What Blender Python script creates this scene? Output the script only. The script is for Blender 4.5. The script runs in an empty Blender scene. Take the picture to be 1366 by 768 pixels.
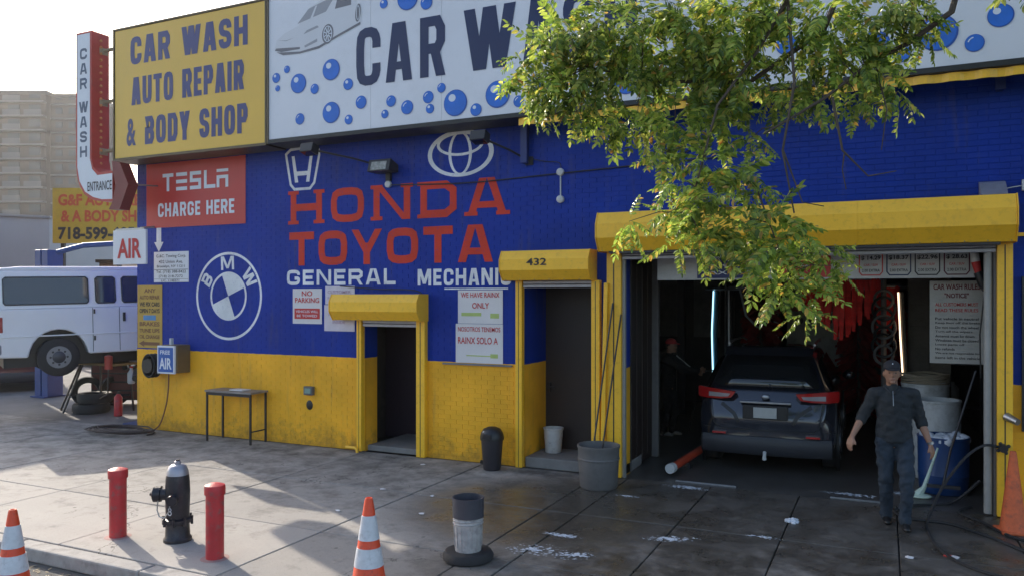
import bpy, bmesh, math, random
from mathutils import Vector, Matrix, Euler
R = math.radians
rnd = random.Random(7)
sc = bpy.context.scene
COL = sc.collection

# ------------------------------------------------------------------ camera, sky, sun, exposure
cd = bpy.data.cameras.new('camera'); cam = bpy.data.objects.new('camera', cd); COL.objects.link(cam)
cam.location = (0, -10.28, 2.45); cam.rotation_euler = (R(90), 0, R(25.3))
cd.sensor_width = 36; cd.lens = 36*1053/1366; cd.shift_y = 10/1366
cd.clip_start = .05; cd.clip_end = 3000
sc.camera = cam
SUN_EL, SUN_AZ = 28.0, -66.0            # elevation, azimuth measured from +Y towards +X
w = bpy.data.worlds.new('World'); sc.world = w; w.use_nodes = True
nt = w.node_tree; bg = nt.nodes['Background']
sky = nt.nodes.new('ShaderNodeTexSky'); sky.sky_type = 'NISHITA'; sky.sun_disc = False
sky.sun_elevation = R(SUN_EL); sky.sun_rotation = R(SUN_AZ); sky.air_density = 1.0; sky.dust_density = 2.5; sky.ozone_density = 1.0
nt.links.new(sky.outputs[0], bg.inputs[0]); bg.inputs[1].default_value = .12
sl = bpy.data.lights.new('sun', 'SUN'); sl.energy = 2.05; sl.angle = R(.5); sl.color = (1, .91, .77)
so = bpy.data.objects.new('sun', sl); COL.objects.link(so)
S = Vector((math.sin(R(SUN_AZ))*math.cos(R(SUN_EL)), math.cos(R(SUN_AZ))*math.cos(R(SUN_EL)), math.sin(R(SUN_EL))))
so.rotation_euler = S.to_track_quat('Z', 'Y').to_euler(); so.location = S*60
sc.view_settings.view_transform = 'Standard'; sc.view_settings.look = 'None'
sc.view_settings.exposure = 1.48; sc.view_settings.gamma = 1

# ------------------------------------------------------------------ materials
MATS = {}
def mat(name, rgb, rough=.6, metal=0, var=.12, scale=6, bump=.15, bscale=60, emit=0, spec=.5, coat=0, island=0, dirt=None, world=False):
    if name in MATS: return MATS[name]
    m = bpy.data.materials.new(name); m.use_nodes = True; n = m.node_tree.nodes; l = m.node_tree.links
    p = n['Principled BSDF']; MATS[name] = m
    p.inputs['Roughness'].default_value = rough; p.inputs['Metallic'].default_value = metal
    p.inputs['Specular IOR Level'].default_value = spec; p.inputs['Coat Weight'].default_value = coat
    if world: co = n.new('ShaderNodeNewGeometry').outputs['Position']
    else: co = n.new('ShaderNodeTexCoord').outputs['Object']
    if emit:
        p.inputs['Base Color'].default_value = (*rgb, 1)
        p.inputs['Emission Color'].default_value = (*rgb, 1); p.inputs['Emission Strength'].default_value = emit
        return m
    nz = n.new('ShaderNodeTexNoise'); nz.inputs['Scale'].default_value = scale; nz.inputs['Detail'].default_value = 6; nz.inputs['Roughness'].default_value = .65
    l.new(co, nz.inputs['Vector'])
    mr = n.new('ShaderNodeMapRange'); mr.inputs[1].default_value = .3; mr.inputs[2].default_value = .7
    mr.inputs[3].default_value = 1-var; mr.inputs[4].default_value = 1+var*.6
    l.new(nz.outputs[0], mr.inputs[0])
    val = mr.outputs[0]
    if island:
        if island > 0: src = n.new('ShaderNodeNewGeometry').outputs['Random Per Island']
        else: src = n.new('ShaderNodeObjectInfo').outputs['Random']
        m2 = n.new('ShaderNodeMapRange'); m2.inputs[3].default_value = 1-abs(island); m2.inputs[4].default_value = 1+abs(island)
        l.new(src, m2.inputs[0]); mm = n.new('ShaderNodeMath'); mm.operation = 'MULTIPLY'
        l.new(val, mm.inputs[0]); l.new(m2.outputs[0], mm.inputs[1]); val = mm.outputs[0]
    vm = n.new('ShaderNodeVectorMath'); vm.operation = 'SCALE'; vm.inputs[0].default_value = rgb
    l.new(val, vm.inputs['Scale']); out = vm.outputs[0]
    if dirt:      # (amount, colour, scale)
        dn = n.new('ShaderNodeTexNoise'); dn.inputs['Scale'].default_value = dirt[2]; dn.inputs['Detail'].default_value = 8; dn.inputs['Roughness'].default_value = .7
        l.new(co, dn.inputs['Vector'])
        dr = n.new('ShaderNodeMapRange'); dr.inputs[1].default_value = .52; dr.inputs[2].default_value = .68; dr.inputs[4].default_value = dirt[0]
        l.new(dn.outputs[0], dr.inputs[0])
        mx = n.new('ShaderNodeMix'); mx.data_type = 'RGBA'; l.new(dr.outputs[0], mx.inputs[0]); l.new(out, mx.inputs[6]); mx.inputs[7].default_value = (*dirt[1], 1); out = mx.outputs[2]
    l.new(out, p.inputs['Base Color'])
    rr = n.new('ShaderNodeMapRange'); rr.inputs[3].default_value = max(0, rough-.08); rr.inputs[4].default_value = min(1, rough+.1)
    l.new(nz.outputs[0], rr.inputs[0]); l.new(rr.outputs[0], p.inputs['Roughness'])
    if bump:
        bn = n.new('ShaderNodeTexNoise'); bn.inputs['Scale'].default_value = bscale; bn.inputs['Detail'].default_value = 4
        l.new(co, bn.inputs['Vector']); b = n.new('ShaderNodeBump'); b.inputs['Strength'].default_value = bump; b.inputs['Distance'].default_value = .01
        l.new(bn.outputs[0], b.inputs['Height']); l.new(b.outputs[0], p.inputs['Normal'])
    return m

BLUE = (.001, .030, .29); YEL = (.88, .44, .028)
BW, BH = .21, .0677                      # brick pitch along the wall and course height
def wall_paint(name, two=True, rgb=None, brickbump=False):
    m = bpy.data.materials.new(name); m.use_nodes = True; n = m.node_tree.nodes; l = m.node_tree.links; p = n['Principled BSDF']
    g = n.new('ShaderNodeNewGeometry'); sx = n.new('ShaderNodeSeparateXYZ'); l.new(g.outputs['Position'], sx.inputs[0])
    nz = n.new('ShaderNodeTexNoise'); nz.inputs['Scale'].default_value = 1.3; nz.inputs['Detail'].default_value = 8; nz.inputs['Roughness'].default_value = .6
    l.new(g.outputs['Position'], nz.inputs['Vector'])
    mr = n.new('ShaderNodeMapRange'); mr.inputs[1].default_value = .3; mr.inputs[2].default_value = .7; mr.inputs[3].default_value = .80; mr.inputs[4].default_value = 1.16
    l.new(nz.outputs[0], mr.inputs[0])
    def mix(f, a, b):
        x = n.new('ShaderNodeMix'); x.data_type = 'RGBA'
        for i, s in ((0, f), (6, a), (7, b)):
            if hasattr(s, 'links'): l.new(s, x.inputs[i])
            else: x.inputs[i].default_value = s if i == 0 else (*s, 1)
        return x.outputs[2]
    if two:
        fine = n.new('ShaderNodeTexNoise'); fine.inputs['Scale'].default_value = 9
        l.new(g.outputs['Position'], fine.inputs['Vector'])
        a = n.new('ShaderNodeMath'); a.operation = 'MULTIPLY_ADD'; a.inputs[1].default_value = .02; l.new(fine.outputs[0], a.inputs[0]); l.new(sx.outputs[2], a.inputs[2])
        t = n.new('ShaderNodeMath'); t.operation = 'GREATER_THAN'; t.inputs[1].default_value = 1.475; l.new(a.outputs[0], t.inputs[0])
        c = mix(t.outputs[0], YEL, BLUE)
    else:
        wn = n.new('ShaderNodeTexNoise'); wn.inputs['Scale'].default_value = 14; wn.inputs['Detail'].default_value = 8; wn.inputs['Roughness'].default_value = .75
        l.new(g.outputs['Position'], wn.inputs['Vector'])
        wr = n.new('ShaderNodeMapRange'); wr.inputs[1].default_value = .56; wr.inputs[2].default_value = .72; wr.inputs[4].default_value = .6; l.new(wn.outputs[0], wr.inputs[0])
        c = mix(wr.outputs[0], rgb, BLUE)
    vm = n.new('ShaderNodeVectorMath'); vm.operation = 'SCALE'; l.new(c, vm.inputs[0]); l.new(mr.outputs[0], vm.inputs['Scale']); c = vm.outputs[0]
    if two:      # splash dirt near the pavement and old scuffs
        dn = n.new('ShaderNodeTexNoise'); dn.inputs['Scale'].default_value = 5; dn.inputs['Detail'].default_value = 9; dn.inputs['Roughness'].default_value = .75
        l.new(g.outputs['Position'], dn.inputs['Vector'])
        hz = n.new('ShaderNodeMapRange'); hz.inputs[1].default_value = .0; hz.inputs[2].default_value = .55; hz.inputs[3].default_value = .2; hz.inputs[4].default_value = -.06; l.new(sx.outputs[2], hz.inputs[0])
        ad = n.new('ShaderNodeMath'); l.new(dn.outputs[0], ad.inputs[0]); l.new(hz.outputs[0], ad.inputs[1])
        ch = n.new('ShaderNodeTexNoise'); ch.inputs['Scale'].default_value = 26; ch.inputs['Detail'].default_value = 7; ch.inputs['Roughness'].default_value = .7; l.new(g.outputs['Position'], ch.inputs['Vector'])
        cr = n.new('ShaderNodeMapRange'); cr.inputs[1].default_value = .665; cr.inputs[2].default_value = .70; cr.inputs[4].default_value = .55; l.new(ch.outputs[0], cr.inputs[0])
        c = mix(cr.outputs[0], c, (.20, .19, .20))
        mp = n.new('ShaderNodeMapping'); mp.inputs['Scale'].default_value = (5, 5, .5); l.new(g.outputs['Position'], mp.inputs[0]); sk = n.new('ShaderNodeTexNoise'); sk.inputs['Scale'].default_value = 1.6; sk.inputs['Detail'].default_value = 6; l.new(mp.outputs[0], sk.inputs['Vector'])
        sr = n.new('ShaderNodeMapRange'); sr.inputs[1].default_value = .58; sr.inputs[2].default_value = .72; sr.inputs[4].default_value = .28; l.new(sk.outputs[0], sr.inputs[0])
        c = mix(sr.outputs[0], c, (.10, .09, .10))
        dr = n.new('ShaderNodeMapRange'); dr.inputs[1].default_value = .55; dr.inputs[2].default_value = .75; dr.inputs[4].default_value = .45; l.new(ad.outputs[0], dr.inputs[0])
        c = mix(dr.outputs[0], c, (.09, .065, .04))
    l.new(c, p.inputs['Base Color']); p.inputs['Roughness'].default_value = .45; p.inputs['Specular IOR Level'].default_value = .22
    bn = n.new('ShaderNodeTexNoise'); bn.inputs['Scale'].default_value = 70; bn.inputs['Detail'].default_value = 5; l.new(g.outputs['Position'], bn.inputs['Vector'])
    b = n.new('ShaderNodeBump'); b.inputs['Strength'].default_value = .35; b.inputs['Distance'].default_value = .006; l.new(bn.outputs[0], b.inputs['Height']); last = b
    if brickbump:
        cx = n.new('ShaderNodeCombineXYZ'); l.new(sx.outputs[0], cx.inputs[0]); l.new(sx.outputs[2], cx.inputs[1])
        br = n.new('ShaderNodeTexBrick'); br.inputs['Scale'].default_value = 1; br.inputs['Brick Width'].default_value = BW; br.inputs['Row Height'].default_value = BH
        br.inputs['Mortar Size'].default_value = .005; br.inputs['Mortar Smooth'].default_value = .3
        l.new(cx.outputs[0], br.inputs['Vector']); b2 = n.new('ShaderNodeBump'); b2.invert = True; b2.inputs['Strength'].default_value = .5; b2.inputs['Distance'].default_value = .004
        l.new(br.outputs['Fac'], b2.inputs['Height']); l.new(b.outputs[0], b2.inputs['Normal']); last = b2
    l.new(last.outputs[0], p.inputs['Normal'])
    return m
M_WALL = wall_paint('painted_brick')
P_WHITE = wall_paint('white_mural_paint', False, (.72, .74, .76), True)
P_RED = wall_paint('red_mural_paint', False, (.58, .045, .02), True)
P_BLUEM = wall_paint('blue_mural_paint', False, BLUE, True)
M_YEL = mat('yellow_metal', (.93, .52, .03), .36, 0, .07, 3, .05, 40, dirt=(.3, (.40, .20, .03), 16))
M_YSIGN = mat('yellow_sign', (.72, .44, .05), .35, 0, .06, 1, 0)
M_NAVY = mat('navy_letters', (.035, .04, .16), .4, 0, .05, 1, 0)
M_DNAVY = mat('dark_navy_letters', (.003, .014, .075), .4, 0, .05, 1, 0)
M_WSIGN = mat('white_sign', (.68, .69, .73), .35, 0, .06, .8, 0, dirt=(.12, (.35, .34, .33), 3))
M_BUB = mat('bubble_blue', (.012, .14, .58), .35, 0, .2, 4, 0)
M_BUBD = mat('bubble_navy', (.01, .07, .33), .35, 0, .1, 4, 0)
M_PALE = mat('pale_print', (.66, .70, .76), .4, 0, .03, 4, 0)
M_RSIGN = mat('red_sign', (.50, .04, .035), .4, 0, .06, 2, 0)
M_WHITE = mat('white_paint', (.72, .72, .72), .4, 0, .06, 3, .03)
M_PAPER = mat('paper', (.66, .64, .64), .6, 0, .06, 3, .1, 8)
M_REDT = mat('red_print', (.50, .03, .03), .6, 0, .05, 3, 0)
M_BLKT = mat('black_print', (.02, .02, .025), .6, 0, .05, 3, 0)
M_BLACK = mat('black_plastic', (.018, .018, .02), .4, 0, .2, 6, .05)
M_RUB = mat('rubber', (.022, .022, .024), .75, 0, .3, 9, .2)
M_DMET = mat('dark_metal', (.05, .05, .055), .45, .6, .25, 8, .1, dirt=(.5, (.12, .06, .03), 9))
M_STEEL = mat('steel', (.35, .36, .38), .35, .9, .2, 8, .05)
M_CONC = mat('plain_concrete', (.22, .21, .20), .85, 0, .2, 5, .4, 80, world=True, dirt=(.5, (.10, .09, .08), 2.5))
M_DARKIN = mat('dark_wall', (.045, .042, .04), .7, 0, .5, 1.2, .3, 20, world=True, dirt=(.6, (.10, .09, .075), 1.5))  # near-black brown base with slightly paler blotches
M_BROWN = mat('brown_door', (.030, .020, .018), .5, 0, .2, 2, .1)
M_RPOST = mat('bollard_red', (.50, .028, .035), .45, 0, .25, 5, .15, dirt=(.85, (.20, .10, .09), 11))
M_ORANGE = mat('cone_orange', (.78, .075, .02), .5, 0, .15, 7, .08, dirt=(.75, (.18, .05, .03), 13))
M_CWHITE = mat('cone_sleeve', (.62, .63, .66), .3, 0, .15, 12, .05, dirt=(.5, (.25, .24, .25), 11))
M_HYD = mat('hydrant_black', (.022, .022, .03), .38, .2, .3, 14, .3, 50, dirt=(.6, (.07, .06, .06), 12))
M_SILV = mat('silver_paint', (.36, .36, .40), .4, .5, .15, 10, .1)
M_GREYP = mat('grey_plastic', (.13, .125, .125), .6, 0, .25, 6, .1, dirt=(.5, (.05, .045, .04), 6))
M_WPL = mat('white_plastic', (.55, .56, .56), .45, 0, .15, 5, .05, dirt=(.5, (.2, .19, .17), 6))
M_BPL = mat('blue_plastic', (.012, .05, .17), .4, 0, .15, 4, .05)
M_GLASS = mat('dark_glass', (.010, .012, .014), .06, 0, 0, 4, 0, spec=.8)
M_LIFT = mat('blue_lift', (.02, .055, .20), .45, 0, .15, 3, .05)

# ------------------------------------------------------------------ mesh helpers
class MB:
    def __init__(s): s.v = []; s.f = []
    def add(s, vs, fs):
        o = len(s.v); s.v += [tuple(p) for p in vs]; s.f += [tuple(i+o for i in f) for f in fs]; return s
    def box(s, x0, x1, y0, y1, z0, z1):
        return s.add([(x0,y0,z0),(x1,y0,z0),(x1,y1,z0),(x0,y1,z0),(x0,y0,z1),(x1,y0,z1),(x1,y1,z1),(x0,y1,z1)],
                     [(0,3,2,1),(4,5,6,7),(0,1,5,4),(1,2,6,5),(2,3,7,6),(3,0,4,7)])
    def prism(s, poly, a, b, axis='x'):
        n = len(poly)
        def P(q, t):
            return (t, q[0], q[1]) if axis == 'x' else ((q[0], t, q[1]) if axis == 'y' else (q[0], q[1], t))
        vs = [P(q, a) for q in poly]+[P(q, b) for q in poly]
        return s.add(vs, [tuple(range(n))[::-1], tuple(range(n, 2*n))]+[(i, (i+1) % n, n+(i+1) % n, n+i) for i in range(n)])
    def tube(s, pts, r, n=8, cap=True):
        pts = [Vector(p) for p in pts]; k = len(pts); rs = r if isinstance(r, (list, tuple)) else [r]*k
        vs = []; u = None
        for i, p in enumerate(pts):
            d = (pts[min(i+1, k-1)]-pts[max(i-1, 0)]).normalized()
            if u is None: u = d.orthogonal().normalized()
            else: u = (u-d*u.dot(d)); u = u.normalized() if u.length > 1e-6 else d.orthogonal().normalized()
            v = d.cross(u)
            for j in range(n):
                a = 2*math.pi*j/n; vs.append(p+(u*math.cos(a)+v*math.sin(a))*rs[i])
        fs = [(i*n+j, i*n+(j+1) % n, (i+1)*n+(j+1) % n, (i+1)*n+j) for i in range(k-1) for j in range(n)]
        if cap: fs += [tuple(range(n))[::-1], tuple(range((k-1)*n, k*n))]
        return s.add(vs, fs)
    def lathe(s, prof, cx=0, cy=0, n=24, sx=1, sy=1, cz=0):
        vs = [(cx+sx*r*math.cos(2*math.pi*j/n), cy+sy*r*math.sin(2*math.pi*j/n), cz+z) for r, z in prof for j in range(n)]
        k = len(prof)
        fs = [(i*n+j, i*n+(j+1) % n, (i+1)*n+(j+1) % n, (i+1)*n+j) for i in range(k-1) for j in range(n)]
        if prof[0][0] > 1e-4: fs.append(tuple(range(n))[::-1])
        if prof[-1][0] > 1e-4: fs.append(tuple(range((k-1)*n, k*n)))
        return s.add(vs, fs)
    def ell(s, c, r, n=14, m=9):
        vs = []; fs = []
        for i in range(m+1):
            a = math.pi*i/m
            for j in range(n):
                b = 2*math.pi*j/n
                vs.append((c[0]+r[0]*max(math.sin(a), 1e-3)*math.cos(b), c[1]+r[1]*max(math.sin(a), 1e-3)*math.sin(b), c[2]-r[2]*math.cos(a)))
        fs = [(i*n+j, i*n+(j+1) % n, (i+1)*n+(j+1) % n, (i+1)*n+j) for i in range(m) for j in range(n)]
        fs += [tuple(range(n))[::-1], tuple(range(m*n, m*n+n))]
        return s.add(vs, fs)
    def limb(s, pts, rs, n=12):
        s.tube(pts, list(rs), n)
        for p, r in zip(pts, rs): s.ell(p, (r, r, r), n, 8)
        return s
    def rot(s, ang, axis='Z', c=(0, 0, 0)):
        M = Matrix.Rotation(ang, 4, axis); c = Vector(c)
        s.v = [tuple(M @ (Vector(p)-c)+c) for p in s.v]; return s
    def build(s, name, m, parent=None, world=False, smooth=False, bevel=0, kind=None, seg=2, label=None):
        me = bpy.data.meshes.new(name)
        if world and parent is not None:
            q = parent
            off = Vector()
            while q is not None: off += q.location; q = q.parent
            vs = [tuple(Vector(p)-off) for p in s.v]
        else: vs = s.v
        me.from_pydata(vs, [], s.f); me.update()
        me.materials.append(m)
        if smooth:
            me.polygons.foreach_set('use_smooth', [True]*len(me.polygons)); me.set_sharp_from_angle(angle=R(smooth if smooth is not True else 40))
        o = bpy.data.objects.new(name, me); COL.objects.link(o); o.parent = parent
        if bevel:
            b = o.modifiers.new('bevel', 'BEVEL'); b.width = bevel; b.segments = seg; b.limit_method = 'ANGLE'; b.angle_limit = R(40)
        if kind: o['kind'] = kind
        if label: o['label'] = label
        return o
def recalc(o):
    bm = bmesh.new(); bm.from_mesh(o.data); bmesh.ops.recalc_face_normals(bm, faces=bm.faces); bm.to_mesh(o.data); bm.free(); return o
def thing(name, label, cat, loc=(0, 0, 0), rz=0, group=None):
    o = bpy.data.objects.new(name, None); COL.objects.link(o); o.location = loc; o.rotation_euler = (0, 0, rz)
    o.empty_display_size = .1
    return tag(o, label, cat, group)
def tag(o, label, cat, group=None):
    o['label'] = label; o['category'] = cat
    if group: o['group'] = group
    return o
def struct(name, m=None):
    if m is None:
        m = bpy.data.objects.new(name, None); COL.objects.link(m)
    m['kind'] = 'structure'; return m
def dup(root, loc, rz, label, group=None):
    r = root.copy(); COL.objects.link(r); r.location = loc; r.rotation_euler = (0, 0, rz); r['label'] = label
    if group: r['group'] = group
    for ch in list(root.children):
        c = ch.copy(); COL.objects.link(c); c.parent = r
        for g in list(ch.children):
            d = g.copy(); COL.objects.link(d); d.parent = c
    return r
def inst(o, parent, loc, rot=None, scale=None):
    c = o.copy(); COL.objects.link(c); c.parent = parent; c.location = loc
    if rot is not None: c.rotation_euler = rot
    if scale is not None: c.scale = scale
    return c

# ---- lettering: drawn block capitals for the painted words and signs
GL = {
'A': (1.0, [('d',0,0,.38,1),('d',1,0,.62,1),('r',.15,.2,.85,.2)]),
'B': (.95, [('c',[(0,0),(0,1),(.8,1),(1,.85),(1,.66),(.8,.52),(0,.52)]),('c',[(0,.48),(.8,.48),(1,.34),(1,.15),(.8,0),(0,0)])]),
'C': (.95, [('p',[(1,.66),(1,.86),(.8,1),(.2,1),(0,.86),(0,.14),(.2,0),(.8,0),(1,.14),(1,.34)])]),
'D': (.98, [('c',[(0,0),(0,1),(.75,1),(1,.8),(1,.2),(.75,0)])]),
'E': (.8, [('p',[(1,1),(0,1),(0,0),(1,0)]),('p',[(0,.5),(.85,.5)])]),
'F': (.78, [('p',[(1,1),(0,1),(0,0)]),('p',[(0,.5),(.85,.5)])]),
'G': (.98, [('p',[(1,.7),(1,.86),(.8,1),(.2,1),(0,.86),(0,.14),(.2,0),(.8,0),(1,.14),(1,.44),(.62,.44)])]),
'H': (1.0, [('p',[(0,0),(0,1)]),('p',[(1,0),(1,1)]),('p',[(0,.5),(1,.5)])]),
'I': (0, [('p',[(.5,0),(.5,1)])]),
'K': (1.0, [('p',[(0,0),(0,1)]),('d',.2,.42,.95,1),('d',.4,.55,1,0)]),
'L': (.78, [('p',[(0,1),(0,0),(1,0)])]),
'M': (1.35, [('p',[(0,0),(0,1)]),('p',[(1,0),(1,1)]),('d',.5,.1,.08,1),('d',.5,.1,.92,1)]),
'N': (1.05, [('p',[(0,0),(0,1)]),('p',[(1,0),(1,1)]),('d',.95,0,.05,1)]),
'O': (1.0, [('c',[(0,.15),(0,.85),(.2,1),(.8,1),(1,.85),(1,.15),(.8,0),(.2,0)])]),
'P': (.95, [('p',[(0,0),(0,1)]),('c',[(0,.44),(0,1),(.8,1),(1,.85),(1,.59),(.8,.44)])]),
'R': (.98, [('p',[(0,0),(0,1)]),('c',[(0,.46),(0,1),(.8,1),(1,.85),(1,.6),(.8,.46)]),('d',1,0,.62,.46)]),
'S': (.95, [('p',[(1,.72),(1,.86),(.8,1),(.2,1),(0,.86),(0,.66),(.2,.53),(.8,.47),(1,.34),(1,.14),(.8,0),(.2,0),(0,.14),(0,.28)])]),
'T': (.9, [('p',[(0,1),(1,1)]),('p',[(.5,0),(.5,1)])]),
'U': (1.0, [('p',[(0,1),(0,.15),(.2,0),(.8,0),(1,.15),(1,1)])]),
'W': (1.5, [('d',.24,0,0,1),('d',.28,0,.48,1),('d',.72,0,.52,1),('d',.76,0,1,1)]),
'X': (1.0, [('d',0,0,1,1),('d',1,0,0,1)]),
'Y': (1.0, [('d',.5,.35,0,1),('d',.5,.35,1,1),('p',[(.5,0),(.5,.5)])]),
'&': (1.0, []), '@': (1.0, [('p',[(1,.4),(1,.2),(.8,0),(.2,0),(0,.14),(0,.36),(.75,.7),(.75,.86),(.6,1),(.25,1),(.12,.86),(.12,.7),(1,.0)])]),
'-': (.6, [('p',[(.1,.5),(.9,.5)])]),
}
ROUND = set('CGOSU&')
def poly_strip(pts, t, closed, cap=True):
    n = len(pts); L = []; Rr = []
    for i in range(n):
        p = Vector(pts[i])
        a = (p-Vector(pts[i-1])).normalized() if (i > 0 or closed) else None
        b = (Vector(pts[(i+1) % n])-p).normalized() if (i < n-1 or closed) else None
        if a is None: a = b; p = p-a*t/2*cap
        elif b is None: b = a; p = p+a*t/2*cap
        na = Vector((-a.y, a.x)); nb = Vector((-b.y, b.x)); m = (na+nb)
        if m.length < .2: m = na
        m = m.normalized(); k = t/2/max(.45, m.dot(na))
        L.append(p+m*k); Rr.append(p-m*k)
    q = []
    for i in range(n if closed else n-1):
        j = (i+1) % n; q.append([Rr[i], Rr[j], L[j], L[i]])
    return q
def chaikin(pts, closed):
    o = [] if closed else [pts[0]]
    n = len(pts)
    for i in range(n if closed else n-1):
        a = Vector(pts[i]); b = Vector(pts[(i+1) % n])
        o += [tuple(a*.75+b*.25), tuple(a*.25+b*.75)]
    if not closed: o.append(pts[-1])
    return o
def glyph(ch, gw, h, t):
    out = []
    for e in GL[ch][1]:
        if e[0] in 'pc':
            pts = [(t/2+a*(gw-t), t/2+b*(h-t)) for a, b in e[1]]
            if ch in ROUND: pts = chaikin(pts, e[0] == 'c')
            if e[0] == 'p':      # ends are pulled in so that the square cap reaches the outline
                pts = [list(p) for p in pts]
                for i, j in ((0, 1), (-1, -2)):
                    d = Vector(pts[i])-Vector(pts[j])
            out.append(poly_strip([tuple(p) for p in pts], t, e[0] == 'c', ch not in ROUND or ch == 'U'))
        elif e[0] == 'd':
            x0, y0, x1, y1 = e[1:]; X0 = t/2+x0*(gw-t); X1 = t/2+x1*(gw-t); th = t*1.08
            out.append([[Vector((X0-th/2, y0*h)), Vector((X0+th/2, y0*h)), Vector((X1+th/2, y1*h)), Vector((X1-th/2, y1*h))]])
        else:
            x0, y0, x1, y1 = e[1:]
            out.append([[Vector((x0*gw, y0*h)), Vector((x1*gw, y0*h)), Vector((x1*gw, y0*h+t*.8)), Vector((x0*gw, y0*h+t*.8))]])
    return out
def block(s, x, z, w_, h, t, y, m, parent, gap=.22, space=.5, name='letter', slab=False):
    """capitals of height h filling width w_, on the plane y, front facing -Y"""
    tot = sum(GL[c][0] if c != ' ' else space for c in s)+gap*(len(s)-1)
    fixed = sum(t for c in s if c == 'I')
    k = (w_-fixed)/tot
    cx = x
    for c in s:
        gw = t if c == 'I' else (GL[c][0]*k if c != ' ' else space*k)
        if c == '&': text('&', cx, z, gw, h, y, m, parent, bold=.03, name='letter')
        elif c != ' ':
            mb = MB()
            for lay, pr in enumerate(glyph(c, gw, h, t)):
                yy = y-.0003*lay
                for q in pr: mb.add([(cx+v.x, yy, z+v.y) for v in q], [tuple(range(len(q)))])
            if slab:
                st = {'H': [(0,0),(0,1),(1,0),(1,1)], 'N': [(0,0),(0,1),(1,1)], 'D': [(0,0),(0,1)], 'A': [(0,0),(1,0)]}.get(c, [])
                for a, b in st:
                    yy = y-.0018; mx = cx+t/2+a*(gw-t); s2 = t*.95
                    zz = z+b*(h-t*.5)
                    mb.add([(mx-s2, yy, zz), (mx+s2, yy, zz), (mx+s2, yy, zz+t*.5), (mx-s2, yy, zz+t*.5)], [(0,1,2,3)])
            mb.build(name, m, parent, world=True)
        cx += gw+gap*k
TXT = {}
def text(s, x, z, w_, h, y, m, parent, bold=0.0, name='lettering', build=True):
    key = (s, bold)
    if key not in TXT:
        cu = bpy.data.curves.new('t', 'FONT'); cu.body = s; cu.offset = bold; cu.resolution_u = 3
        ob = bpy.data.objects.new('t', cu); COL.objects.link(ob)
        dg = bpy.context.evaluated_depsgraph_get(); me = bpy.data.meshes.new_from_object(ob.evaluated_get(dg))
        TXT[key] = ([tuple(v.co) for v in me.vertices], [tuple(p.vertices) for p in me.polygons])
        bpy.data.objects.remove(ob); bpy.data.curves.remove(cu); bpy.data.meshes.remove(me)
    vs, fs = TXT[key]
    x0 = min(v[0] for v in vs); x1 = max(v[0] for v in vs); z0 = min(v[1] for v in vs); z1 = max(v[1] for v in vs)
    mb = MB().add([(x+(v[0]-x0)/(x1-x0)*w_, y, z+(v[1]-z0)/(z1-z0)*h) for v in vs], fs)
    return mb.build(name, m, parent, world=True) if build else mb
def disc(mb, x, z, rx, rz, y, n=28, ang=0):
    pts = []
    for i in range(n):
        a = 2*math.pi*i/n; u = rx*math.cos(a); v = rz*math.sin(a)
        pts.append((x+u*math.cos(ang)-v*math.sin(ang), y, z+u*math.sin(ang)+v*math.cos(ang)))
    mb.add(pts, [tuple(range(n))]); return mb
def ring(mb, x, z, rx, rz, t, y, n=40, tz=None, a0=0, a1=360):
    tz = tz or t; k = n; vs = []
    for i in range(k+1):
        a = R(a0+(a1-a0)*i/k)
        vs.append((x+(rx-t)*math.cos(a), y, z+(rz-tz)*math.sin(a))); vs.append((x+rx*math.cos(a), y, z+rz*math.sin(a)))
    return mb.add(vs, [(2*i, 2*i+1, 2*i+3, 2*i+2) for i in range(k)])
def line2(mb, pts, t, y, closed=False):
    for q in poly_strip(pts, t, closed): mb.add([(v[0], y, v[1]) for v in q], [(0,1,2,3)])
    return mb

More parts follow.
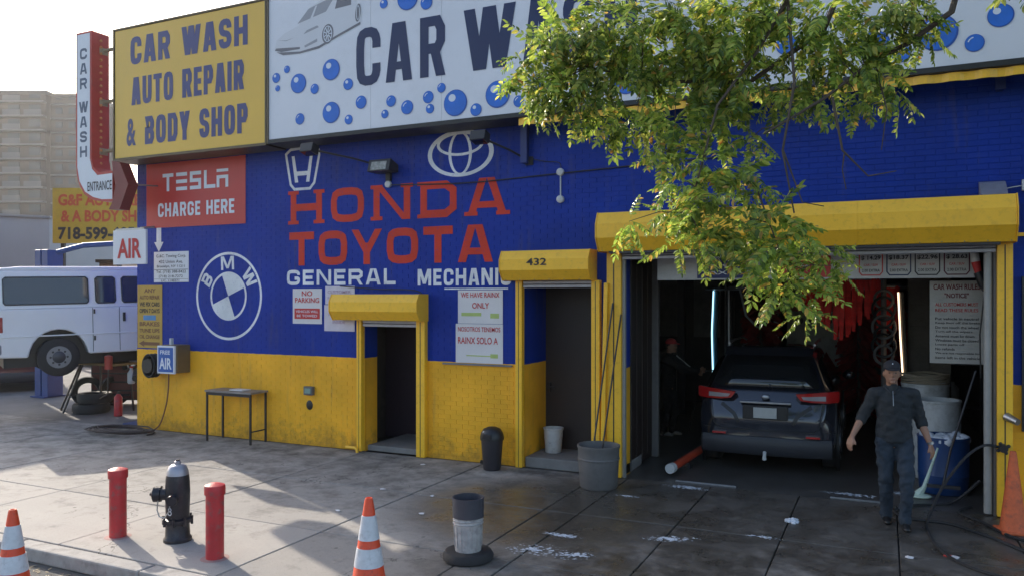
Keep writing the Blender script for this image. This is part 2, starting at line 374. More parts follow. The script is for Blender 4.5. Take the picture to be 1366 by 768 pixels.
# ================================================================== the ground
M_ASPH = mat('asphalt', (.10, .098, .095), .9, 0, .3, 2.5, .6, 120, world=True, dirt=(.5, (.17, .16, .15), 4))
def concrete_ground():
    m = bpy.data.materials.new('pavement_concrete'); m.use_nodes = True; n = m.node_tree.nodes; l = m.node_tree.links; p = n['Principled BSDF']
    g = n.new('ShaderNodeNewGeometry').outputs['Position']; sx = n.new('ShaderNodeSeparateXYZ'); l.new(g, sx.inputs[0])
    def noise(s, d=8, r=.6):
        a = n.new('ShaderNodeTexNoise'); a.inputs['Scale'].default_value = s; a.inputs['Detail'].default_value = d; a.inputs['Roughness'].default_value = r; l.new(g, a.inputs['Vector']); return a.outputs[0]
    def rng(i, a, b, c, d):
        r = n.new('ShaderNodeMapRange'); l.new(i, r.inputs[0])
        for k, v in zip((1, 2, 3, 4), (a, b, c, d)): r.inputs[k].default_value = v
        return r.outputs[0]
    def math_(op, a, b):
        q = n.new('ShaderNodeMath'); q.operation = op
        for i, s in enumerate((a, b)):
            if hasattr(s, 'links'): l.new(s, q.inputs[i])
            else: q.inputs[i].default_value = s
        return q.outputs[0]
    def mix(f, a, b):
        x = n.new('ShaderNodeMix'); x.data_type = 'RGBA'; l.new(f, x.inputs[0])
        for i, s in ((6, a), (7, b)):
            if hasattr(s, 'links'): l.new(s, x.inputs[i])
            else: x.inputs[i].default_value = (*s, 1)
        return x.outputs[2]
    oi = n.new('ShaderNodeObjectInfo').outputs['Random']
    base = mix(noise(1.4), (.30, .275, .25), (.40, .37, .335))
    base = mix(rng(noise(38, 4, .8), .56, .68, 0, .5), base, (.17, .155, .145))
    vm = n.new('ShaderNodeVectorMath'); vm.operation = 'SCALE'; l.new(base, vm.inputs[0]); l.new(rng(oi, 0, 1, .86, 1.08), vm.inputs['Scale']); base = vm.outputs[0]
    # grime: stronger beside the building and in front of the wash bay
    nz = noise(2.6, 12, .72)
    bay = rng(sx.outputs[0], -4.6, -2.8, 0, 1)
    near = rng(sx.outputs[1], -4.6, -.5, -.05, .14)
    gr = math_('ADD', math_('ADD', nz, near), math_('MULTIPLY', bay, .22))
    base = mix(rng(gr, .5, .78, 0, .88), base, (.068, .062, .056))
    # brown wet run-off from the bay along the wall
    dx = math_('ADD', sx.outputs[0], 3.6); dy = math_('ADD', sx.outputs[1], 2.0)
    d2 = math_('ADD', math_('MULTIPLY', math_('MULTIPLY', dx, dx), .30), math_('MULTIPLY', math_('MULTIPLY', dy, dy), .34))
    wet = rng(math_('ADD', d2, math_('MULTIPLY', nz, 1.6)), 1.1, 1.75, 1, 0)
    wet2 = math_('MAXIMUM', wet, math_('MULTIPLY', bay, rng(noise(1.5, 12, .72), .42, .58, .3, 1)))
    base = mix(math_('MULTIPLY', wet2, .70), base, (.050, .040, .028))
    ck = n.new('ShaderNodeTexVoronoi'); ck.feature = 'DISTANCE_TO_EDGE'; ck.inputs['Scale'].default_value = .42
    wv = n.new('ShaderNodeVectorMath'); wv.operation = 'ADD'; l.new(g, wv.inputs[0]); cn = n.new('ShaderNodeTexNoise'); cn.inputs['Scale'].default_value = 2.5; cn.inputs['Detail'].default_value = 8; l.new(g, cn.inputs['Vector'])
    sc2 = n.new('ShaderNodeVectorMath'); sc2.operation = 'SCALE'; sc2.inputs['Scale'].default_value = .9; l.new(cn.outputs['Color'], sc2.inputs[0]); l.new(sc2.outputs[0], wv.inputs[1]); l.new(wv.outputs[0], ck.inputs['Vector'])
    base = mix(math_('MULTIPLY', rng(ck.outputs['Distance'], .0015, .004, .75, 0), rng(noise(.7, 2), .45, .55, 0, 1)), base, (.05, .045, .04))
    base = mix(rng(noise(140, 3, .7), .62, .7, 0, .55), base, (.09, .085, .08))
    # old gum and oil spots
    vo = n.new('ShaderNodeTexVoronoi'); vo.inputs['Scale'].default_value = 3.2; l.new(g, vo.inputs['Vector'])
    base = mix(rng(vo.outputs['Distance'], .05, .075, .65, 0), base, (.05, .047, .045))
    l.new(base, p.inputs['Base Color'])
    l.new(math_('SUBTRACT', .88, math_('MULTIPLY', wet2, .62)), p.inputs['Roughness'])
    b = n.new('ShaderNodeBump'); b.inputs['Strength'].default_value = .35; b.inputs['Distance'].default_value = .006; l.new(noise(90, 5), b.inputs['Height'])
    b2 = n.new('ShaderNodeBump'); b2.inputs['Strength'].default_value = .4; b2.inputs['Distance'].default_value = .03; l.new(noise(3, 4), b2.inputs['Height']); l.new(b.outputs[0], b2.inputs['Normal'])
    l.new(b2.outputs[0], p.inputs['Normal'])
    return m
M_PAVE = concrete_ground()
struct('road', MB().add([(-900,-900,-.135),(900,-900,-.135),(900,900,-.135),(-900,900,-.135)], [(0,1,2,3)]).build('road', M_ASPH))
sw = struct('sidewalk')
MB().box(-40, 12, -5.15, -.0, -.13, -.03).build('bedding', M_RUB, sw)
XJ = [-33,-31,-29,-27,-25,-23,-21,-19,-17,-15.2,-13.3,-11.35,-9.37,-7.38,-5.3,-3.54,-3.12,-2.02,-.95,.12,1.2,2.3,3.4,4.5,6.5,8.5,10.5]
YJ = [-5.15,-3.7,-1.95,-.012]
slabcache = {}
for i in range(len(XJ)-1):
    for j in range(3):
        wx = XJ[i+1]-XJ[i]-.014; wy = YJ[j+1]-YJ[j]-.014; k = (round(wx, 2), round(wy, 2))
        if k not in slabcache:
            o = MB().box(-wx/2, wx/2, -wy/2, wy/2, -.1, 0).build('slab', M_PAVE, sw, bevel=.006, seg=1); slabcache[k] = o
        else: o = inst(slabcache[k], sw, (0, 0, 0))
        o.location = ((XJ[i]+XJ[i+1])/2, (YJ[j]+YJ[j+1])/2, rnd.uniform(-.003, .002)); o.rotation_euler = (R(rnd.uniform(-.08, .08)), R(rnd.uniform(-.08, .08)), 0)
kb = struct('kerb')
kst = None
for i in range(26):
    x = -33+i*1.8
    if kst is None: kst = MB().box(0, 1.785, -.19, 0, -.135, 0).build('kerb_stone', mat('kerb_stone', (.34, .32, .30), .85, 0, .2, 6, .3, 60, dirt=(.5, (.12, .11, .10), 5)), kb, bevel=.018); o = kst
    else: o = inst(kst, kb, (0, 0, 0))
    o.location = (x, -5.165, rnd.uniform(.0, .005))
lot = struct('yard', MB().box(-120, -12.58, .0, 90, -.13, -.008).build('yard', mat('yard_asphalt', (.17, .16, .155), .85, 0, .25, 1.3, .4, 90, world=True, dirt=(.6, (.08, .075, .07), 1.1))))
struct('bay_floor', MB().box(-6.2, 1.7, -.006, 13.2, -.13, -.005).build('bay_floor', mat('bay_floor_concrete', (.085, .08, .075), .33, 0, .35, 2, .3, 50, world=True, dirt=(.6, (.035, .032, .03), 1.7))))

# ================================================================== the car wash building
bld = thing('car_wash_building', 'blue and yellow painted brick car wash building with two doorways and a wash bay', 'building', (-12.56, 0, 0))
D1 = (-7.42, -6.42, 0, 2.12); D2 = (-4.66, -3.6, 0, 2.66); BAY = (-3.2, 1.12, 0, 3.05)
OPEN = [D1, D2, BAY]
X0, X1, ZT = -12.56, 4.2, 6.7
mb = MB(); yb = .32; yf = .0055
xs = [X0, D1[0], D1[1], D2[0], D2[1], BAY[0], BAY[1], X1]
for a, b in ((0,1),(2,3),(4,5),(6,7)): mb.box(xs[a], xs[b], yf, yb, 0, ZT)
for d in OPEN: mb.box(d[0]+.0005, d[1]-.0005, yf, yb, d[3], ZT)
mb.build('wall', M_WALL, bld, world=True)
MB().box(X0, X0+.3, yb+.002, 16, 0, ZT).build('wall', wall_paint('side_wall_paint'), bld, world=True)
MB().box(X1-.3, X1, yb+.002, 16, 0, ZT).build('wall', M_DARKIN, bld, world=True)
MB().box(X0, X1, 16.002, 16.3, 0, ZT).build('wall', M_DARKIN, bld, world=True)
MB().box(X0+.3, X1-.3, yb, 16, ZT-.4, ZT-.2).build('roof', M_RUB, bld, world=True)
# bricks
cand = []; half = []
nrow = int(5.25/BH)
for k in range(nrow):
    z0 = k*BH+.003; z1 = (k+1)*BH-.003; off = BW/2 if k % 2 == 0 else 0
    n0 = int(X0/BW)-2
    for n_ in range(n0, int(X1/BW)+2):
        segs = [(max(X0, n_*BW-off+.003), min(X1, (n_+1)*BW-off-.003))]
        for d in OPEN:
            if z0 < d[3]:
                ns = []
                for a, b in segs:
                    if b <= d[0] or a >= d[1]: ns.append((a, b)); continue
                    if a < d[0]: ns.append((a, d[0]))
                    if b > d[1]: ns.append((d[1], b))
                segs = ns
        for a, b in segs:
            if b-a > .025: (cand if abs(b-a-(BW-.006)) < 1e-4 else half).append((a, b, z0, z1))
def brick_key(c):
    x = (c[0]+c[1])/2; z = (c[2]+c[3])/2
    vis = -1.3 < x < 1.32 and 3.55 < z < 4.95
    vis2 = -3.4 < x < -1.3 and z > 3.6 and z < 4.9
    return (0 if vis else 1 if vis2 else 2, -x)
cand.sort(key=brick_key)
first = None
for c in cand[:300]:
    w_ = c[1]-c[0]; h_ = c[3]-c[2]
    loc = (c[0]+12.56, rnd.uniform(-.0015, .0015), c[2])
    if first is None: first = MB().box(0, w_, 0, .02, 0, h_).build('brick', M_WALL, bld, bevel=.0025, seg=1); first.location = loc
    else: inst(first, bld, loc)
mb = MB()
for c in cand[300:]+half:
    j = rnd.uniform(-.0015, .0015); a, b, z0, z1 = c
    mb.add([(a,j,z0),(b,j,z0),(b,j,z1),(a,j,z1),(a,.02,z0),(b,.02,z0),(b,.02,z1),(a,.02,z1)], [(0,1,2,3),(0,4,5,1),(1,5,6,2),(2,6,7,3),(3,7,4,0)])
mb.build('brickwork', M_WALL, bld, world=True, kind='stuff')
# doorway 1: alcove and dark door; doorway 2: recess with brown door
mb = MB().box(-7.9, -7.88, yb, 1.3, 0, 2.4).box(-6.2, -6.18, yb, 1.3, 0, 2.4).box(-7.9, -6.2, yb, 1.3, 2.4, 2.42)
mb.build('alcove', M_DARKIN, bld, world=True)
dr = MB().box(-7.86, -6.22, 1.2, 1.24, .02, 2.38).build('door', mat('dark_plum_door', (.03, .02, .032), .5), bld, world=True, label='dark plum door panel deep inside the narrow doorway')
r_ = MB(); 
for i in range(3): r_.box(-7.5+i*.42, -7.2+i*.42, 1.185, 1.2, .25, 1.0)
r_.build('panel', MATS['dark_plum_door'], dr, world=True, bevel=.004)
MB().box(-7.42, -6.42, .06, 1.2, 0, .09).build('step', M_CONC, bld, world=True, bevel=.01)
MB().box(-4.66, -3.2, .02, .9, 0, .15).build('step', M_CONC, bld, world=True, bevel=.01)
MB().box(-4.68, -4.66, yb, .9, .15, 2.8).box(-3.6, -3.3, yb, .9, .15, 2.8).box(-4.66, -3.6, yb, .9, 2.7, 2.8).build('alcove', wall_paint('alcove_paint'), bld, world=True)
d2 = MB().box(-4.66, -3.6, .78, .83, .15, 2.7).build('door', M_BROWN, bld, world=True, label='closed brown door in the recess behind the step')
MB().box(-4.6, -4.57, .74, .78, 1.0, 1.14).box(-4.6, -4.5, .72, .74, 1.06, 1.09).build('handle', M_DMET, d2, world=True)
MB().box(-3.82, -3.62, .70, .78, 2.42, 2.5).build('door_closer', M_SILV, bld, world=True)
# corrugated yellow strip under the roof edge, right of x=-4.5
mb = MB(); x = -4.55; pts = []
while x < X1:
    pts.append(x); x += .035
vs = []
for i, x in enumerate(pts):
    y = -.455-.022*max(-.6, min(.6, math.sin(x*2*math.pi/.30)))
    vs += [(x, y, 4.873), (x, y, 4.78)]
mb.add(vs, [(2*i, 2*i+1, 2*i+3, 2*i+2) for i in range(len(pts)-1)])
vs = [(v[0], v[1]+.006, v[2]) for v in vs]
mb.add(vs, [(2*i, 2*i+2, 2*i+3, 2*i+1) for i in range(len(pts)-1)])
mb.build('corrugated_edge', M_YEL, bld, world=True)
for x in (-4.62, -2.35, -.95, 1.15, 3.0):
    a = .12 if x > -4 else .45
    MB().box(x-.035, x+.035, -.10, -.01, 4.86-a*1.2, 4.98).box(x-.05, x+.05, -.13, -.10, 4.86-a*1.2, 4.98).build('bracket', mat('bracket_blue', (.012, .03, .16), .4), bld, world=True, bevel=.004)
# interior of the wash bay
def ib(name, m, *b, **k): return MB().box(*b).build(name, m, bld, world=True, **k)
ib('partition', M_DARKIN, -3.32, -3.19, .34, .36, 0, 3.4)
MB().box(-3.25, -3.215, .36, 1.50, .02, 3.0).build('folding_door', M_BROWN, bld, world=True)
for i in range(4): MB().box(-3.2145, -3.205, .40+i*.28, .64+i*.28, .1, 2.9).build('door_panel', M_BROWN, bld, world=True, bevel=.006)
ib('post', M_GREYP, -3.24, -3.12, 1.52, 1.60, 0, 3.3, bevel=.01)
ib('door_track', mat('track_grey', (.30, .30, .29), .5), -3.198, -3.16, -.04, .02, 0, 3.0)
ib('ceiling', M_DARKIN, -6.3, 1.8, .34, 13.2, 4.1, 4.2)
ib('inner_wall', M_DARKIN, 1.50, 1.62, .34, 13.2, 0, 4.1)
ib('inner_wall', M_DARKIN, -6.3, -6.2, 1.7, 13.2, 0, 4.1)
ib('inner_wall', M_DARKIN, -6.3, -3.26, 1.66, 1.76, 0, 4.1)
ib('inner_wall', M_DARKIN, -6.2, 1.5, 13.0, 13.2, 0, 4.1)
ib('lintel', M_DMET, -3.18, 1.1, .34, .42, 3.02, 4.1)
ib('block_pier', mat('grey_block', (.13, .115, .095), .85, 0, .3, 3, .5, 40, world=True), .32, .90, 3.3, 3.6, 0, 3.6)
for z in (1.0, 1.22, 1.44, 1.66, 1.88, 2.1, 2.32): pass
for i in range(8):
    for j in range(2):
        MB().box(.335+j*.285, .605+j*.285, 3.285, 3.30, .35+i*.33, .66+i*.33).build('block', MATS['grey_block'], bld, world=True, bevel=.004)
MB().tube([(1.04, -.02, .02), (1.04, -.02, 3.0)], .042, 14).build('door_track', mat('track_grey', (.30, .30, .29), .5), bld, world=True, smooth=True)
MB().box(1.09, 1.118, -.05, .3, .0, 3.0).build('door_track', M_GREYP, bld, world=True)
ib('window', mat('grimy_glass', (.16, .16, .15), .4, 0, .4, 4, .1), -5.6, -5.0, 8.0, 8.04, 1.5, 2.9)
ib('window', MATS['grimy_glass'], -4.8, -4.2, 8.0, 8.04, 1.5, 2.9)
ib('window', MATS['grimy_glass'], -4.0, -3.4, 8.0, 8.04, 1.5, 2.9)
ib('inner_wall', M_DARKIN, -6.2, -2.2, 8.05, 8.15, 0, 4.1)
for x in (-5.0, -3.9, -2.9): ib('post', M_DMET, x, x+.14, 6.0, 6.14, 0, 4.0)
MB().prism([(2.6, .1), (7.8, .1), (7.8, 1.4), (2.6, 1.0)], -4.3, -4.2, 'x').build('low_wall', mat('low_wall_paint', (.19, .18, .15), .7, 0, .3, 2, .2, world=True), bld, world=True)

# ------------------------------------------------------------------ roller shutters (housing boxes and guide rails)
def shutter(name, label, x0, x1, z0, z1, dep, rails, rail_z, cut=.34):
    t = thing(name, label, 'roller shutter', (x0, 0, 0), group='yellow roller shutters on the car wash front')
    h = z1-z0; prof = [(-.004, z0), (-dep*.72, z0), (-dep, z0+h*cut), (-dep, z1-h*.30), (-dep*.80, z1), (-.004, z1)]
    recalc(MB().prism(prof, x0, x1).build('housing', M_YEL, t, world=True, bevel=.006))
    e = [(p[0]*1.02, z0-.006+(p[1]-z0)*1.02) for p in prof]
    for a in (x0-.012, x1): recalc(MB().prism(e, a, a+.012).build('end_plate', M_YEL, t, world=True))
    ns = max(1, int((x1-x0)/1.3))
    for k in range(1, ns):
        xx = x0+(x1-x0)*k/ns; recalc(MB().prism([(p[0]*1.006-.001, z0-.003+(p[1]-z0)*1.006) for p in prof], xx-.012, xx+.012).build('lap_seam', M_YEL, t, world=True, bevel=.002))
    for k in range(int((x1-x0)/.22)+1):
        xx = x0+.05+k*.22
        if xx < x1-.03: MB().ell((xx, -dep*.74, z0+.012), (.007,.007,.007), 6, 4).build('rivet', M_SILV, t, world=True)
    for a, b in rails:
        MB().box(a, b, -.10, -.003, .01, rail_z).build('guide_rail', M_YEL, t, world=True, bevel=.006)
        MB().box(a+(b-a)*.46, b-(b-a)*.46, -.102, -.1, .02, rail_z-.02).build('rail_groove', M_DMET, t, world=True)
    # the curtain rolled up, its lowest slats showing
    xa = rails[0][1]; xb = rails[-1][0]
    for i in range(2): MB().box(xa+.004, xb-.004, -.07, -.04, z0-.05-.052*i, z0-.004-.052*i).build('slat', M_SILV, t, world=True, bevel=.008)
    return t
s1 = shutter('roller_shutter', 'small yellow roller shutter box over the narrow doorway right of the no parking sign', -7.86, -6.27, 2.07, 2.47, .34, [(-7.52,-7.43),(-6.42,-6.27)], 2.07)
s2 = shutter('roller_shutter', 'yellow roller shutter box numbered 432 over the doorway with the brown door', -4.88, -3.58, 2.66, 3.07, .36, [(-4.76,-4.66),(-3.62,-3.50)], 2.66)
s3 = shutter('roller_shutter', 'widest yellow roller shutter box spanning the open wash bay', -3.44, 1.27, 3.03, 3.54, .42, [(-3.40,-3.20),(1.12,1.27)], 3.03)
block('4', 0, 0, .1, .1, .02, 0, M_BLKT, s2) if False else None
text('432', -4.47+.0, 2.86, .30, .10, -.366, M_BLKT, s2, bold=.02, name='house_number')
MB().box(-3.30, 1.13, -.30, -.02, 3.0, 3.027).build('bottom_bar', M_DMET, s3, world=True)
recalc(MB().prism([(-.3, 3.545), (-.02, 3.545), (-.02, 3.72), (-.1, 3.70)], .95, 1.2).build('end_cover', M_SILV, s3, world=True))
# yellow plank and dark poles leaning beside the barrel
tag(MB().box(-3.475, -3.42, -.16, -.12, .02, 2.62).rot(R(1.2), 'Y', (-3.45, 0, 0)).build('plank', M_YEL, bevel=.004), 'narrow yellow plank standing upright beside the bay post', 'plank')
tag(MB().tube([(-3.5, -.50, .1), (-3.30, -.135, 2.35)], .012, 8).build('pole', M_DMET, smooth=True), 'thin dark pole leaning out of the grey barrel onto the bay post', 'pole')
tag(MB().tube([(-3.36, -.55, .1), (-3.19, -.12, 2.2)], .012, 8).build('pole', M_BROWN, smooth=True), 'thin brown pole leaning nearest the open bay', 'pole')

# ------------------------------------------------------------------ signs
def panel_sign(name, label, x0, x1, z0, z1, y, m, th=.006, frame=None, fw=.02, cat='sign', bevel=0):
    t = thing(name, label, cat, (x0, y, z0))
    MB().box(x0, x1, y, y+th, z0, z1).build('panel', m, t, world=True, bevel=bevel)
    if frame:
        f = MB().box(x0-fw, x1+fw, y-fw*.4, y+th, z0-fw, z0-.001).box(x0-fw, x1+fw, y-fw*.4, y+th, z1+.001, z1+fw)
        f.box(x0-fw, x0-.001, y-fw*.4, y+th, z0-.001, z1+.001).box(x1+.001, x1+fw, y-fw*.4, y+th, z0-.001, z1+.001)
        f.build('frame', frame, t, world=True)
    return t
# yellow box sign
ys = thing('box_sign', 'yellow box sign reading CAR WASH AUTO REPAIR & BODY SHOP', 'sign', (-12.57, -.48, 4.88))
MB().box(-12.55, -9.03, -.475, -.02, 4.90, 7.2).build('cabinet', mat('sign_cabinet', (.20, .13, .03), .5), ys, world=True)
MB().box(-12.54, -9.04, -.480, -.4755, 4.91, 7.19).build('face', M_YSIGN, ys, world=True)
for b in ((-12.57,-9.0,-.495,-.02,4.86,4.90),(-12.57,-9.0,-.495,-.02,7.2,7.235)): MB().box(*b).build('frame', mat('bronze_frame', (.11, .085, .05), .4, .5), ys, world=True, bevel=.004)
for b in ((-12.585,-12.55,-.497,-.018,4.86,7.24),(-9.03,-9.0,-.497,-.018,4.86,7.24)): MB().box(*b).build('frame', MATS['bronze_frame'], ys, world=True, bevel=.004)
block('CAR WASH', -12.14, 6.54, 2.74, .49, .105, -.484, M_NAVY, ys, gap=.2, space=.55)
block('AUTO REPAIR', -12.11, 5.82, 2.63, .49, .092, -.484, M_NAVY, ys, gap=.2, space=.55)
block('& BODY SHOP', -12.24, 5.10, 2.84, .49, .096, -.484, M_NAVY, ys, gap=.2, space=.55)
# big white sign
WT = 7.85
ws = thing('billboard', 'long white billboard reading CAR WASH with blue bubbles and a car drawing', 'sign', (-8.98, -.48, 4.9))
MB().box(-8.96, 4.2, -.46, -.02, 4.94, WT-.02).build('cabinet', mat('bronze_frame', (.11, .085, .05)), ws, world=True)
xsg = [-8.96, -6.98, -5.75, -4.0, -2.2, -.4, 1.4, 3.0, 4.2]
for a, b in zip(xsg, xsg[1:]): MB().box(a+.002, b-.002, -.478, -.4605, 4.95, WT-.01).build('face_panel', M_WSIGN, ws, world=True)
MB().box(-8.985, 4.2, -.50, -.02, 4.88, 4.945).build('frame', mat('dark_frame', (.035, .035, .035), .4, .5), ws, world=True, bevel=.004)
MB().box(-8.985, 4.2, -.50, -.02, WT-.01, WT+.03).build('frame', MATS['dark_frame'], ws, world=True)
MB().box(-8.985, -8.955, -.502, -.018, 4.88, WT+.02).build('frame', MATS['bronze_frame'], ws, world=True)
for s_, x, w_ in (('C', -7.24, .44), ('A', -6.70, .45), ('R', -6.11, .42), ('W', -5.38, .80), ('A', -4.46, .45), ('S', -3.88, .43), ('H', -3.30, .43)):
    block(s_, x, 5.6, w_, .87, .145 if s_ != 'W' else .165, -.483, M_DNAVY, ws)
BUBS = [(-8.8,5.92,.08),(-8.58,6.03,.06),(-8.77,5.75,.05),(-8.35,5.78,.155),(-8.03,5.66,.08),(-7.71,5.92,.165),(-7.39,5.66,.09),(-8.32,5.22,.09),(-7.71,5.26,.165),(-7.38,5.12,.075),(-7.15,5.36,.10),(-6.61,5.32,.085),(-6.72,5.14,.065),(-6.33,5.2,.105),(-5.97,5.31,.09),(-5.94,5.14,.07),(-5.75,5.42,.07),(-5.52,5.18,.19),(-5.19,5.05,.09),(-4.85,5.23,.19),(-4.53,5.1,.08),(-6.74,6.78,.07),(-6.32,6.8,.18),(-6.0,6.68,.10),(1.11,5.42,.125),(.87,5.16,.095),(.52,5.32,.20),(.16,5.14,.1),(-.11,5.26,.17),(-1.05,5.4,.12),(-.75,5.39,.07),(-2.01,5.38,.15),(-1.35,5.08,.06),(-4.28,5.32,.11),(-3.0,5.2,.17),(1.7,5.5,.16),(2.1,5.2,.1),(-8.2,7.2,.12),(-4.0,7.1,.16),(-2.4,6.9,.12),(-.3,6.6,.15),(.9,6.5,.12)]
for i, (x, z, r) in enumerate(BUBS):
    y = -.484-.0004*(i % 3)
    bo = disc(MB(), x, z, r, r, y).build('bubble', M_BUBD, ws, world=True)
    disc(MB(), x-r*.03, z+r*.03, r*.93, r*.93, y-.0008).build('bubble_fill', M_BUB, bo, world=True)
    if r > .14 or i % 3 == 0: disc(MB(), x-r*.28, z+r*.40, r*.30, r*.28, y-.0016).build('bubble_highlight', M_PALE, bo, world=True)
    else: ring(MB(), x, z, r*.72, r*.72, r*.13, y-.0016, 8, a0=100, a1=165).build('bubble_highlight', M_PALE, bo, world=True)
# the car drawn on the billboard (generic saloon seen from its front corner)
cx, cz, kx, kz = -8.83, 6.28, 1.70, .80
def cp(p): return [(cx+a*kx, cz+b*kz*.98) for a, b in p]
def flat(m, pl, y, nm='drawing'): 
    q = cp(pl); return MB().add([(a, y, b) for a, b in q], [tuple(range(len(q)))]).build(nm, m, ws, world=True)
GL1 = mat('drawing_light', (.60, .61, .64), .5, 0, .03, 2, 0); GL2 = mat('drawing_grey', (.16, .16, .18), .5, 0, .05, 2, 0); GL3 = mat('drawing_mid', (.30, .31, .34), .5, 0, .05, 2, 0)
flat(GL1, [(.0,.12),(.02,.3),(.12,.42),(.28,.52),(.42,.85),(.58,.98),(.78,1.0),(.93,.82),(1.0,.55),(.98,.38),(.72,.2),(.52,.05),(.3,.0),(.1,.02)], -.4820)
flat(GL2, [(.02,.06),(.1,-.02),(.3,-.04),(.52,.0),(.7,.14),(.98,.33),(.98,.38),(.72,.2),(.52,.05),(.3,.0),(.1,.04)], -.4826)
flat(GL3, [(.27,.56),(.40,.82),(.60,.93),(.68,.92),(.60,.70)], -.4830)
flat(GL2, [(.70,.72),(.73,.93),(.80,.94),(.88,.84),(.88,.74)], -.4832)
flat(GL1, [(.42,.62),(.48,.85),(.50,.86),(.45,.63)], -.4836)
flat(GL2, [(.0,.10),(.02,.14),(.3,.09),(.3,.05),(.08,.05)], -.4833); flat(GL3, [(.35,.1),(.5,.2),(.5,.14),(.36,.06)], -.4834); flat(GL3, [(.34,.33),(.52,.42),(.5,.46),(.38,.4)], -.4834)
flat(GL3, [(.03,.30),(.14,.27),(.24,.3),(.14,.255)], -.4834)
mbw = MB()
for (a, b, rx, rz) in ((.62,.25,.065,.19),(.955,.55,.03,.17)):
    x = cx+a*kx; z = cz+b*kz; disc(MB(), x, z, rx*kx, rz*kz, -.4842, 20, -.12).build('drawing', GL2, ws, world=True)
mbw = MB()
x = cx+.62*kx; z = cz+.25*kz
for k in range(9):
    a = k*2*math.pi/9; line2(mbw, [(x+.02*math.cos(a), z+.03*math.sin(a)), (x+.07*math.cos(a), z+.10*math.sin(a))], .014, -.4848)
ring(mbw, x, z, .085, .125, .012, -.4849, 24); ring(MB(), cx+.955*kx, cz+.55*kz, .035, .11, .01, -.4849, 20).build('drawing', M_PALE, ws, world=True)
mbw.build('drawing', M_PALE, ws, world=True)

# arrow pylon sign
ap = thing('arrow_sign', 'tall bent arrow sign reading CAR WASH ENTRANCE with red bulb side', 'sign', (-13.4, -.62, 4.0))
yA, yB = -.62, -.26
out = [(-13.40,7.24),(-13.40,4.78),(-13.34,4.50),(-13.18,4.28),(-12.95,4.17),(-12.70,4.14),(-12.56,4.14),(-12.72,3.98),(-12.22,3.94),(-11.84,4.40),(-12.16,4.84),(-12.50,4.92),(-12.58,4.66),(-12.80,4.66),(-12.93,4.76),(-12.98,4.92),(-12.98,7.24)]
out = [(-13.40,7.24),(-13.40,4.85),(-13.37,4.62),(-13.30,4.44),(-13.18,4.29),(-13.05,4.21),(-12.90,4.16),(-12.70,4.13),(-12.42,4.12),(-12.42,4.66),(-12.80,4.66),(-12.93,4.76),(-12.98,4.92),(-12.98,7.24)]
recalc(MB().prism(out, yA, yB, 'y').build('cabinet', mat('sign_red_paint', (.42, .035, .025), .5, 0, .15, 4, .05, dirt=(.4, (.25, .03, .02), 5)), ap, world=True))
face = [(-13.36,7.2),(-13.36,4.79),(-13.30,4.53),(-13.15,4.33),(-12.93,4.22),(-12.70,4.17),(-12.43,4.16),(-12.43,4.62),(-12.82,4.61),(-12.96,4.73),(-13.02,4.92),(-13.02,7.2)]
MB().add([(a, yA-.004, b) for a, b in face], [tuple(range(len(face)))]).build('face', mat('sign_face', (.62, .65, .70), .4, 0, .05), ap, world=True)
hd = [(-12.56,4.18),(-12.66,4.0),(-12.24,3.98),(-11.90,4.40),(-12.18,4.80),(-12.52,4.84),(-12.56,4.64),(-12.42,4.42)]
hd = [(-12.52,3.98),(-12.24,3.97),(-12.02,4.40),(-12.24,4.80),(-12.44,4.84),(-12.417,4.66),(-12.34,4.40),(-12.417,4.12)]
recalc(MB().prism(hd, yA-.006, -.42, 'y').build('arrow_head', mat('dark_red', (.17, .018, .02), .5), ap, world=True))
z = 6.93
for c in 'CAR WASH':
    if c != ' ': block(c, -13.285 if c != 'W' else -13.31, z-.19, .19 if c != 'W' else .245, .20, .045, yA-.006, mat('slate_letters', (.05, .085, .15), .5), ap)
    z -= .27 if c != ' ' else .16
text('ENTRANCE', -13.08, 4.33, .64, .17, yA-.008, M_BLKT, ap, bold=.01)
for k in range(20): MB().ell((-12.965, (yA+yB)/2, 7.1-k*.118), (.03, .026, .026), 8, 5).build('bulb', mat('bulb_glow_orange', (.62, .26, .10), .2), ap, world=True, smooth=True)  # orange colour stands in for the glow of lit bulbs
for zz in (6.92, 5.98, 5.08):
    MB().tube([(-12.98, -.38, zz), (-12.58, -.38, zz+.02)], .035, 8).box(-13.0, -12.96, -.46, -.30, zz-.06, zz+.06).build('mounting_arm', mat('arm_metal', (.30, .25, .16), .6), ap, world=True)
MB().tube([(-12.12, -.45, 4.42), (-12.0, -.02, 4.44)], .015, 6).build('mounting_arm', M_STEEL, ap, world=True)

# red charging sign, painted on a panel
ts = panel_sign('wall_sign', 'red wall sign reading TESLA CHARGE HERE', -12.30, -9.90, 3.68, 4.85, -.012, M_RSIGN)
mb = MB(); t = .065; y = -.016; z0 = 4.33; h = .32; lw = .27
def bars(x, L):
    for a, b, c, d in L: mb.box(x+a*lw, x+b*lw, y-.001, y, z0+c*h, z0+d*h)
bars(-11.88, [(0,1,.8,1),(.38,.62,0,.8)])
bars(-11.54, [(0,1,.8,1),(0,1,.4,.6),(0,1,0,.2)])
bars(-11.20, [(0,1,.8,1),(0,.24,.6,.8),(0,1,.4,.6),(.76,1,.2,.4),(0,1,0,.2)])
bars(-10.86, [(0,.24,.2,1),(0,1,0,.2)])
bars(-10.56, [(0,1,.84,1),(0,1,.48,.66),(0,.24,0,.48),(.76,1,0,.48)])
mb.build('lettering', M_PALE, ts, world=True)
block('CHARGE HERE', -12.0, 3.87, 1.85, .25, .048, -.016, M_PALE, ts)
